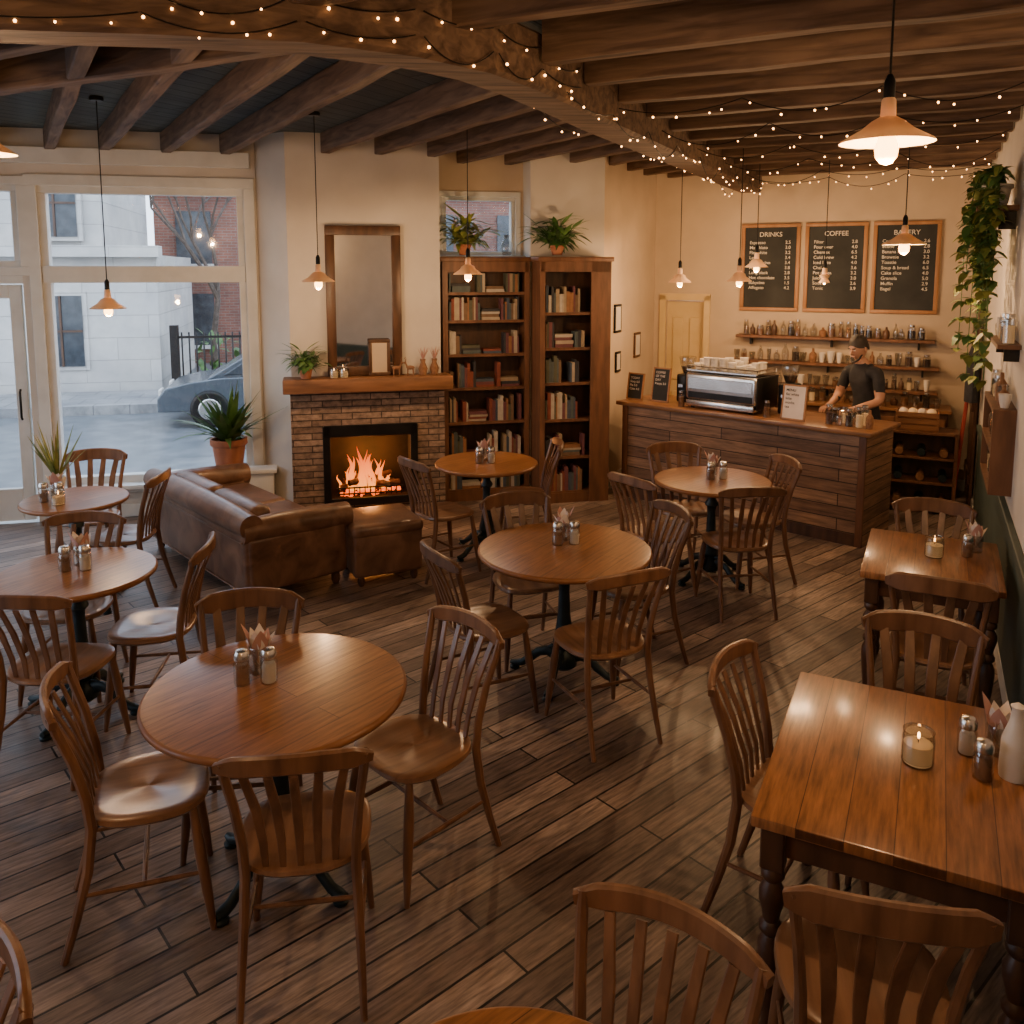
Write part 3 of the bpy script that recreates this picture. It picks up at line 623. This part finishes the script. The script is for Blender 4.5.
def jar(mb,x,y,z,r,h,kind):
    if kind==0: mb.lathe([(.001,0),(r,0),(r,h*.8),(r*.7,h*.86),(r*.7,h*.9)],M_jar,c=(x,y,z),seg=12); mb.lathe([(.001,.003),(r*.88,.003),(r*.88,h*.6),(.001,h*.6)],random.choice([M_spice,M_wax,M_soil,M_dark]),c=(x,y,z),seg=10); mb.lathe([(r*.8,h*.88),(r*.8,h),(.001,h)],M_chrome,c=(x,y,z),seg=12)
    elif kind==1: mb.lathe([(.001,0),(r*.8,0),(r,h*.3),(r*.95,h*.6),(r*.35,h*.78),(r*.3,h),(.001,h)],random.choice([M_dark,M_jar,M_jar,M_spice]),c=(x,y,z),seg=12)
    else: mb.lathe([(.001,0),(r*.6,0),(r*.9,h*.4),(r,h*.75),(r*.94,h*.75),(r*.5,.01),(.001,.01)],random.choice([M_white,M_jar,M_jar]),c=(x,y,z),seg=12)
for nm,z,x0,x1,kinds,hh in(('jars',1.56,1.05,2.95,(0,1,0),.15),('bottles',1.28,.95,3.0,(1,0,2),.17),('glasses',1.03,.95,3.0,(0,2,1),.14)):
    mb=MB(); mb.box(((x0+x1)/2,-.10,z-.015),(x1-x0+.1,.2,.03),M_shelfw,bev=.004,seg=1)
    for xx in(x0+.1,(x0+x1)/2,x1-.1): mb.box((xx,-.06,z-.07),(.02,.1,.08),M_black)
    mb.build('wall_shelf',FB)
    mb=MB(); x=x0+.05
    while x<x1-.03:
        r=random.uniform(.024,.042); jar(mb,x,-.10+random.uniform(-.03,.03),z,r,hh*random.uniform(.65,1.2),random.choice(kinds)); x+=2*r+random.uniform(.003,.03)
    mb.build('shelf_'+nm,FB)
mb=MB(); mb.box((2.0,-.24,.43),(2.3,.44,.86),M_dark,bev=.005,seg=1); mb.box((2.0,-.25,.875),(2.36,.48,.03),M_ctop,bev=.004,seg=1)
for i in range(5): mb.box((1.08+i*.46,-.465,.45),(.42,.015,.7),M_shelfw,bev=.004,seg=1)
mb.build('back_counter',FB)
mb=MB()
for i in range(22): jar(mb,.95+i*.10,-.33+random.uniform(-.06,.06),.89,random.uniform(.03,.04),random.uniform(.09,.16),random.choice((0,1,2)))
mb.build('counter_jars',FB)
# ------------------------------------------------------------------ main counter
mb=MB(); L=2.42
mb.box((L/2,.30,.47),(L,.60,.94),M_counter); mb.box((L/2,.29,.955),(L+.10,.70,.04),M_ctop,bev=.008)
mb.box((L/2,-.006,.05),(L,.016,.10),M_dark)
for x in(.03,L-.03): mb.box((x,-.008,.47),(.06,.02,.94),M_shelfw,bev=.003,seg=1)
mb.build('service_counter',FC)
CT=.976
mb=MB()
mb.box((0,0,.21),(.74,.42,.26),M_chrome,bev=.03,seg=4); mb.box((0,0,.05),(.70,.44,.06),M_chrome,bev=.01); mb.box((0,-.212,.13),(.66,.012,.06),M_black,bev=.004,seg=1)
mb.box((0,-.214,.24),(.66,.010,.11),M_chrome,bev=.004,seg=1)
mb.box((0,0,.36),(.72,.40,.02),M_chrome,bev=.004,seg=1)
for s in(-1,1):
    mb.tube([(s*.36,-.19,.36),(s*.36,-.19,.40),(s*.36,.19,.40),(s*.36,.19,.36)],.007,M_chrome,seg=8); mb.box((s*.372,0,.19),(.02,.40,.30),M_black,bev=.01)
    for y in(-.17,.17): mb.lathe([(.02,0),(.025,.02),(.015,.03)],M_black,c=(s*.3,y,0),seg=12)
mb.tube([(-.36,-.19,.40),(.36,-.19,.40)],.007,M_chrome,seg=8)
for x in(-.2,0.0,.2):
    mb.lathe([(.035,0),(.038,.03),(.03,.06)],M_chrome,c=(x,.24,.17),seg=14); mb.tube([(x,.26,.18),(x,.38,.16)],[.010,.014],M_black,seg=8)
mb.build('espresso_machine',FC@Matrix.Translation((1.03,.28,CT)))
mb=MB()
for i in range(7):
    for j in range(3):
        x=-.28+i*.09+random.uniform(-.01,.01); y=-.12+j*.11
        for k in range(random.choice((1,2,2,3))): mb.lathe([(.001,0),(.024,0),(.037,.024),(.041,.052),(.038,.052),(.02,.006),(.001,.005)],M_white,c=(x,y,.371+k*.030),seg=14)
mb.build('coffee_cups',FC@Matrix.Translation((1.03,.28,CT)))
mb=MB(); mb.box((0,0,.14),(.15,.18,.28),M_black,bev=.02,seg=3); mb.lathe([(.04,.28),(.07,.36),(.085,.44),(.08,.45),(.001,.452)],M_jar,seg=20); mb.lathe([(.001,.285),(.04,.285),(.065,.35),(.001,.36)],M_soil,seg=16); mb.box((0,-.1,.17),(.05,.06,.03),M_chrome)
gm=mb.mesh('coffee_grinder'); place('coffee_grinder',gm,FC@Matrix.Translation((.50,.38,CT))); place('coffee_grinder',gm,FC@Matrix.Translation((1.56,.40,CT)))
def sign(x,y,w,h,board,txt,tm,tilt=-.16):
    T=FC@Matrix.Translation((x,y,CT+.002))@Matrix.Rotation(tilt,4,'X'); mb=MB(); fw=.014
    mb.box((0,0,h/2+.004),(w-.02,.01,h-.02),board)
    for cx,cz,a,b in((0,fw/2,w,fw),(0,h-fw/2,w,fw),(-w/2+fw/2,h/2,fw,h),(w/2-fw/2,h/2,fw,h)): mb.box((cx,0,cz),(a,.018,b),M_frame)
    mb.box((0,.05,.06),(.03,.10,.01),M_frame)
    o=mb.build('counter_sign',T); text(txt,.032,-w/2+.03,-.007,h-.06,o,tm)
sign(.06,.10,.19,.27,M_chalk,'TODAY\nSoup 6.5\nPie 5.0\nCake 4.0',M_chalkt); sign(.32,.16,.20,.34,M_chalk,'COFFEE\nOF THE\nDAY\nKenya 3.0',M_chalkt); sign(1.74,.08,.22,.31,M_paper,'MENU\nflat white\nlatte\nmocha\ntea',M_black)
mb=MB()
for i in range(9):
    x=2.0+.04+ (i%5)*.085; y=.14+(i//5)*.12; jar(mb,x,y,CT,.032,random.uniform(.12,.2),(0,1,0)[i%3])
for x,y in((1.5,.08),(.62,.08)): jar(mb,x,y,CT,.03,.15,0)
mb.build('counter_jars',FC)
# ------------------------------------------------------------------ corner rack etc
RK=FR(3.90,7.95,math.atan2(-.4384,.8988)); mb=MB(); w,h,d=.58,.78,.34
for x in(-w/2,w/2): mb.box((x,0,h/2),(.03,d,h),M_shelfw)
for i in range(4): mb.box((0,0,.06+i*.235),(w,d,.022),M_shelfw)
mb.box((0,d/2-.01,h/2),(w,.015,h),M_dark)
for i in range(3):
    for j in range(3):
        mb.tube([(-.19+j*.19,-.16,.115+i*.235),(-.19+j*.19,.12,.115+i*.235)],[.036,.036],M_iron if (i+j)%2 else M_spice,seg=12)
mb.build('wine_rack',RK)
mb=MB()
for z in(.03,.09,.15):
    for y,dx in((-.12,.36),(.12,.36)): mb.box((0,y,z),(dx,.012,.045),M_mantel)
    for x in(-.18,.18): mb.box((x,0,z),(.012,.24,.045),M_mantel)
mb.box((0,0,.006),(.36,.24,.012),M_mantel)
for i in range(4): mb.ball((-.12+i*.08,0,.16),(.045,.06,.04),M_wax if i%2 else M_paper)
mb.build('wooden_crate',RK@Matrix.Translation((-.05,0,.778)))
mb=MB(); mb.box((0,0,.75),(.09,.03,1.5),M_red,bev=.006,seg=1); mb.build('red_board',FRt@Matrix.Translation((.95,-.19,0))@Matrix.Rotation(-.07,4,'X'))
mb=MB()
for i in range(5): mb.box((.14+i*.15,-.03,1.0),(.145,.03,2.0),M_dark,bev=.004,seg=1)
for z in(.3,1.0,1.7): mb.box((.44,-.055,z),(.74,.02,.10),M_dark,bev=.003,seg=1)
mb.tube([(.12,-.07,.95),(.12,-.09,.97),(.12,-.09,1.1),(.12,-.07,1.12)],.008,M_black)
mb.build('door_3',FRt)
mb=MB()
mb.sweep([(0,0,1.62),(0,0,1.5),(0,0,1.3),(0,0,1.1)],circ(1,16),M_shirt,ref=(1,0,0),scale=[(.02,.03),(.05,.09),(.06,.12),(.06,.13)]); mb.box((0,.05,1.62),(.02,.06,.02),M_black)
mb.build('hanging_apron',FRt@Matrix.Translation((1.15,-.09,0)))
mb=MB(); x0,x1=3.45,4.25
for z in(1.0,1.24,1.48): mb.box(((x0+x1)/2,-.06,z),(x1-x0,.12,.025),M_shelfw)
for x in(x0,x1): mb.box((x,-.06,1.24),(.025,.12,.50),M_shelfw)
mb.build('wall_shelf_unit',FRt)
mb=MB()
for z in(1.0,1.24,1.48):
    for i in range(8): jar(mb,x0+.07+i*.095,-.06,z+.0135,.034,random.uniform(.1,.18),random.choice((0,1,2)))
mb.build('shelf_jars',FRt)
mb=MB(); mb.box(((x0+x1)/2,-.06,1.85),(x1-x0,.12,.025),M_shelfw)
for xx in(x0+.1,x1-.1): mb.box((xx,-.04,1.80),(.02,.08,.08),M_black)
mb.build('wall_shelf',FRt)
mb=MB()
for i in range(7): jar(mb,x0+.09+i*.10,-.06,1.863,.034,random.uniform(.12,.2),random.choice((0,1,2)))
mb.build('shelf_bottles',FRt)
mb=MB(); mb.box((0,-.12,-.02),(.36,.24,.03),M_shelfw); mb.box((0,-.05,-.09),(.03,.1,.12),M_black); pot(mb,.09,.14,M_white,c=(0,-.12,0))
for i in range(34):
    a=random.uniform(0,2*pi); p=Vector((.05*math.cos(a),-.12+.05*math.sin(a),.13)); out=Vector((math.cos(a)*1.3,-abs(math.sin(a))*.45,0))*random.uniform(.12,.30); dn=random.choice((random.uniform(.2,.7),random.uniform(.5,1.5)))
    pts=[]
    for j in range(12):
        t=j/11; q=p+out*min(1,t*3)+Vector((.03*math.sin(j+i),0,.12*math.sin(min(1,t*3)*pi)-dn*max(0,t-.12))); q.y=min(q.y,-.05); pts.append(q)
        if j>0:
            for w in range(3): mb.leaf(q,random.uniform(pi,2*pi) if w else random.uniform(0,2*pi),random.uniform(-.8,.6),random.uniform(.06,.10),random.uniform(.05,.07),.03,M_leafy if random.random()<.5 else M_leaf,n=4)
    mb.tube(pts,.003,M_leaf,seg=5)
mb.build('trailing_pothos',FRt@Matrix.Translation((3.3,0,2.70)))
# ------------------------------------------------------------------ barista
def skinbody():
    J={'pel':(0,0,.90),'sp':(0,.01,1.06),'ch':(0,.04,1.24),'ub':(0,.065,1.36),'nk':(0,.09,1.43),'nt':(0,.125,1.50),
       'hl':(-.09,0,.86),'kl':(-.10,.03,.48),'al':(-.10,-.01,.09),'tl':(-.11,.13,.035),'hr':(.09,0,.86),'kr':(.10,.03,.48),'ar':(.10,-.01,.09),'tr':(.11,.13,.035),
       'sl':(-.165,.07,1.36),'el':(-.235,.11,1.11),'wl':(-.13,.33,1.04),'sr':(.165,.07,1.36),'er':(.235,.11,1.11),'wr':(.12,.34,1.05),'pl':(-.105,.40,1.03),'pr':(.10,.41,1.04)}
    R={'pel':.135,'sp':.12,'ch':.135,'ub':.10,'nk':.058,'nt':.052,'hl':.095,'kl':.06,'al':.042,'tl':.034,'hr':.095,'kr':.06,'ar':.042,'tr':.034,'sl':.062,'el':.045,'wl':.028,'sr':.062,'er':.045,'wr':.028,'pl':.030,'pr':.030}
    E=[('pel','sp'),('sp','ch'),('ch','ub'),('ub','nk'),('nk','nt'),('pel','hl'),('hl','kl'),('kl','al'),('al','tl'),('pel','hr'),('hr','kr'),('kr','ar'),('ar','tr'),('ub','sl'),('sl','el'),('el','wl'),('wl','pl'),('ub','sr'),('sr','er'),('er','wr'),('wr','pr')]
    ks=list(J); me=D.meshes.new('body'); me.from_pydata([J[k] for k in ks],[(ks.index(a),ks.index(b)) for a,b in E],[])
    o=D.objects.new('body_tmp',me); S.collection.objects.link(o)
    md=o.modifiers.new('s','SKIN'); sv=me.skin_vertices[0].data
    for i,k in enumerate(ks): sv[i].radius=(R[k],R[k]*(.78 if k in('ch','sp','pel','ub') else 1)); sv[i].use_root=(k=='pel')
    o.modifiers.new('u','SUBSURF').levels=2
    bpy.context.view_layer.update(); dg=bpy.context.evaluated_depsgraph_get(); m2=D.meshes.new_from_object(o.evaluated_get(dg)); D.objects.remove(o)
    m2.materials.clear()
    for m in(M_shirt,M_skin,M_jean,M_black): m2.materials.append(m)
    for p in m2.polygons:
        c=p.center; k=0
        if c.z<.075: k=3
        elif c.z<.92 and abs(c.y)<.25: k=2
        elif c.z>1.435 and abs(c.x)<.08: k=1
        elif (abs(c.x)>.17 and c.z<1.2) or c.y>.2: k=1
        p.material_index=k; p.use_smooth=True
    return m2
root=D.objects.new('barista',None); S.collection.objects.link(root); root.matrix_world=FR(3.28,7.76,math.atan2(-.45,-.89)-pi/2)
place('body',skinbody(),Matrix.Identity(4),root)
HM=Matrix.Translation((0,.145,1.575))@Matrix.Rotation(-.3,4,'X')
mb=MB()
vs=[];fs=[]; sg=20; rg=14
for j in range(rg+1):
    th=pi*j/rg
    for i in range(sg):
        a=2*pi*i/sg; x=math.sin(th)*math.cos(a)*.075; y=math.sin(th)*math.sin(a)*.092; z=math.cos(th)*.112
        if z<0: x*=1-.28*(-z/.112); y=y*(1-.12*(-z/.112))+.012*(-z/.112)
        vs.append((x,y,z))
for j in range(rg):
    for i in range(sg): fs.append((j*sg+i,j*sg+(i+1)%sg,(j+1)*sg+(i+1)%sg,(j+1)*sg+i))
mb.add(vs,fs,M_skin)
mb.sweep([(0,.088,.015),(0,.108,-.018),(0,.09,-.028)],circ(1,8),M_skin,ref=(1,0,0),scale=[.006,.012,.008])
for s in(-1,1):
    mb.ball((s*.028,.084,.006),(.010,.006,.005),M_white,seg=8,rings=6); mb.ball((s*.028,.0885,.006),.004,M_black,seg=6,rings=4)
    mb.ball((s*.076,0,-.005),(.008,.018,.028),M_skin,seg=8,rings=6); mb.tube([(s*.014,.094,.024),(s*.042,.084,.026)],.005,M_hair,seg=6)
mb.tube([(-.02,.086,-.052),(0,.091,-.053),(.02,.086,-.052)],[.003,.005,.003],M_pink,seg=6)
mb.build('head',HM,root)
mb=MB(); vs=[];fs=[]
for j in range(13):
    th=pi*.62*j/12
    for i in range(28):
        a=2*pi*i/28; f=1.05+.02*math.sin(7*a+j)+.07*max(0,math.cos(th)); front=max(0,math.sin(a))**1.2; side=abs(math.cos(a))**6; t2=th*(1-.42*front-.2*side)
        vs.append((math.sin(t2)*math.cos(a)*.077*f,math.sin(t2)*math.sin(a)*.094*f-.003,math.cos(t2)*.115*f))
for j in range(12):
    for i in range(28): fs.append((j*28+i,j*28+(i+1)%28,(j+1)*28+(i+1)%28,(j+1)*28+i))
mb.add(vs,fs,M_hair); mb.tube([(-.055,.03,-.05),(-.045,.065,-.08),(-.02,.09,-.098),(0,.096,-.102),(.02,.09,-.098),(.045,.065,-.08),(.055,.03,-.05)],[.007,.010,.011,.012,.011,.010,.007],M_hair,seg=8); mb.build('hair',HM,root)
mb=MB()
for s,(px,py,pz) in((-1,(-.10,.41,1.03)),(1,(.095,.42,1.04))):
    for f in range(4):
        ox=(-.024+.016*f); L=(.06,.072,.068,.054)[f if s<0 else 3-f]
        mb.tube([(px+ox,py+.0,pz),(px+ox*1.1,py+L*.5,pz-.006),(px+ox*1.1,py+L*.85,pz-.026),(px+ox,py+L*.95,pz-.045)],[.009,.0085,.008,.006],M_skin,seg=7)
    mb.tube([(px-s*.022,py-.03,pz),(px-s*.042,py-.005,pz-.01),(px-s*.044,py+.02,pz-.022)],[.010,.009,.007],M_skin,seg=7)
mb.build('hands',Matrix.Identity(4),root)
# ------------------------------------------------------------------ outside
M_road=pm('wet_asphalt',(.10,.112,.12),(.17,.18,.19),scale=3,rough=.3,bump=.1); M_side=brickmat('pavement',(.32,.32,.31),(.27,.27,.27),(.15,.15,.15),.6,.6,.01,rough=.7,bump=.2)
M_ston=brickmat('white_stone',(.60,.58,.54),(.53,.51,.47),(.40,.38,.35),1.2,.45,.008,rot=(-pi/2,0,0),gl=.9,gh=1.1,gs=(1,1,1),bl=.8,bh=1.1)
M_brk=brickmat('red_brick',(.27,.10,.065),(.20,.075,.052),(.22,.18,.15),.23,.075,.008,rot=(-pi/2,0,0),gl=.8,gh=1.2,gs=(1,1,1))
M_wing=pm('dark_glass',(.02,.028,.035),(.05,.06,.07),rough=.12); M_car=pm('grey_blue_paint',(.07,.085,.10),(.09,.105,.12),rough=.25,metal=.4,coat=.6); M_bark=pm('bark',(.06,.045,.035),(.12,.09,.07),rough=.9,scale=12)
mb=MB(); mb.box((-2,14,-.35),(60,27,.1),M_road); mb.box((-14,-3,-.36),(15.5,20,.1),M_road); mb.build('street_ground',FL)
mb=MB(); mb.box((-2,1.35,-.22),(30,1.6,.18),M_side); mb.build('sidewalk',FL)
mb=MB(); mb.box((-2,9.1,-.22),(40,1.9,.18),M_side); mb.build('sidewalk',FL)
mb=MB()
mb.box((-12.8,13,1.1),(20,5.2,2.9),M_ston); mb.box((-13.3,13,5.4),(19,5,5.7),M_ston); mb.box((-12.8,10.3,2.62),(20.2,.5,.22),M_ston); mb.box((-13.3,10.4,4.6),(19.2,.4,.2),M_ston)
for i in range(7):
    x=-4.6-i*1.9
    for z0,z1 in((.35,1.75),(2.9,4.2),(5.2,6.6)):
        mb.box((x,10.42,(z0+z1)/2),(.95,.12,z1-z0+.16),M_ston); mb.box((x,10.38,(z0+z1)/2),(.78,.1,z1-z0),M_wing); mb.box((x,10.32,(z0+z1)/2),(.04,.05,z1-z0),M_dark); mb.box((x,10.32,(z0+z1)/2),(.78,.05,.04),M_dark)
mb.build('stone_building',FL)
mb=MB(); mb.box((4.2,19,1.9),(16,5,5.0),M_brk); mb.box((4.2,16.4,4.45),(16.2,.4,.2),M_ston)
for i in range(7):
    for z in(.9,3.1): mb.box((-2.8+i*2.2,16.47,z),(.9,.1,1.4),M_wing); mb.box((-2.8+i*2.2,16.44,z-.75),(1.05,.14,.1),M_ston)
mb.build('brick_building',FL)
mb=MB()
for i in range(60): mb.tube([(-2.5+i*.14,10.25,-.30),(-2.5+i*.14,10.25,1.0)],.018,M_black,seg=5)
for z in(.05,.9): mb.box((1.7,10.25,z),(8.5,.03,.05),M_black)
for i in range(5): mb.box((-2.5+i*2.1,10.25,.42),(.16,.16,1.45),M_black)
mb.build('iron_fence',FL)
mb=MB()
for i in range(520):
    mb.leaf((random.uniform(-2.2,6),10.95+random.uniform(-.3,.3),random.uniform(-.3,.9)),random.uniform(0,6.3),random.uniform(0,1.3),.3,.14,.05,M_leaf,n=3)
mb.build('hedge',FL)
def branch(mb,p,d,L,r,k):
    q=p+d*L; m=p.lerp(q,.5)+Vector((random.uniform(-.05,.05)*L,random.uniform(-.05,.05)*L,0)); mb.tube([p,m,q],[r,r*.85,r*.7],M_bark,seg=6)
    if k==0: return
    for i in range(3):
        e=(d+Vector((random.uniform(-.7,.7),random.uniform(-.7,.7),random.uniform(-.1,.4)))).normalized(); branch(mb,q,e,L*random.uniform(.6,.8),r*.6,k-1)
mb=MB(); branch(mb,Vector((-1.9,12.0,-.3)),Vector((.05,0,1)),1.9,.09,5); mb.build('bare_tree',FL)
mb=MB(); branch(mb,Vector((2.0,12.0,-.3)),Vector((-.05,0,1)),1.8,.10,5); mb.build('bare_tree',FL)
XZ=Matrix.Rotation(pi/2,4,'X')
mb=MB()
low=[(0,.28),(.0,.50),(.12,.66),(.5,.75),(1.0,.81),(3.35,.84),(3.95,.78),(4.05,.55),(4.02,.28)]
cab=[(.75,.78),(1.45,1.20),(1.85,1.32),(2.7,1.33),(3.2,1.18),(3.6,.83)]
mb.prism(low,-.82,.82,M_car,M=XZ); mb.prism(cab,-.70,.70,M_car,M=XZ)
win=[(1.0,.84),(1.52,1.17),(2.10,1.26),(2.10,.86)]; win2=[(2.18,.86),(2.18,1.26),(2.68,1.26),(3.1,1.13),(3.35,.87)]
mb.prism(win,-.715,.715,M_wing,M=XZ); mb.prism(win2,-.715,.715,M_wing,M=XZ)
for x in(.8,3.25):
    for y in(-.76,.76):
        T=Matrix.Translation((x,y,.31))@Matrix.Rotation(pi/2,4,'X'); mb.lathe([(.001,-.1),(.28,-.1),(.31,-.07),(.31,.07),(.28,.1),(.001,.1)],M_black,seg=24,M=T); mb.lathe([(.001,-.11),(.18,-.11),(.18,.11),(.001,.11)],M_chrome,seg=16,M=T)
mb.box((.03,-.55,.58),(.05,.3,.12),M_white); mb.box((.03,.55,.58),(.05,.3,.12),M_white)
car=mb.build('parked_car',FL@Matrix.Translation((-2.25,7.25,-.30)))
b=car.modifiers.new('b','BEVEL'); b.width=.06; b.segments=3; b.limit_method='ANGLE'
# ------------------------------------------------------------------ world + camera
w=D.worlds.new('World'); S.world=w; w.use_nodes=True; n=w.node_tree.nodes; l=w.node_tree.links
bg=n['Background']; bg.inputs[1].default_value=4.6
tc=n.new('ShaderNodeTexCoord'); sp=n.new('ShaderNodeSeparateXYZ'); cr=n.new('ShaderNodeValToRGB')
l.new(tc.outputs['Generated'],sp.inputs[0]); l.new(sp.outputs['Z'],cr.inputs[0]); l.new(cr.outputs[0],bg.inputs[0])
cr.color_ramp.elements[0].color=(.78,.88,1,1); cr.color_ramp.elements[1].color=(.62,.77,1,1)
for F,x0,x1,z0,z1,y in((FL,-2.12,-.38,.32,3.02,.5),(FL,-3.2,-2.27,0.1,3.02,.5),(FW,1.2,2.9,.6,2.9,.2),(FW,3.4,5.1,.6,2.9,.2),(FW,5.6,7.3,.6,2.9,.2)):
    a=D.lights.new('sky_portal','AREA'); a.shape='RECTANGLE'; a.size=x1-x0; a.size_y=z1-z0; a.cycles.is_portal=True
    o=D.objects.new('sky_portal',a); S.collection.objects.link(o); o.matrix_world=F@Matrix.Translation(((x0+x1)/2,y,(z0+z1)/2))@Matrix.Rotation(-pi/2,4,'X')
cd=D.cameras.new('camera'); co=D.objects.new('camera',cd); S.collection.objects.link(co); S.camera=co
cd.sensor_width=36; cd.lens=36*850/1024; cd.shift_y=-(512-372)/1024; cd.clip_start=.05
co.location=(0,0,2.3); co.rotation_euler=(pi/2-math.radians(7),0,0)
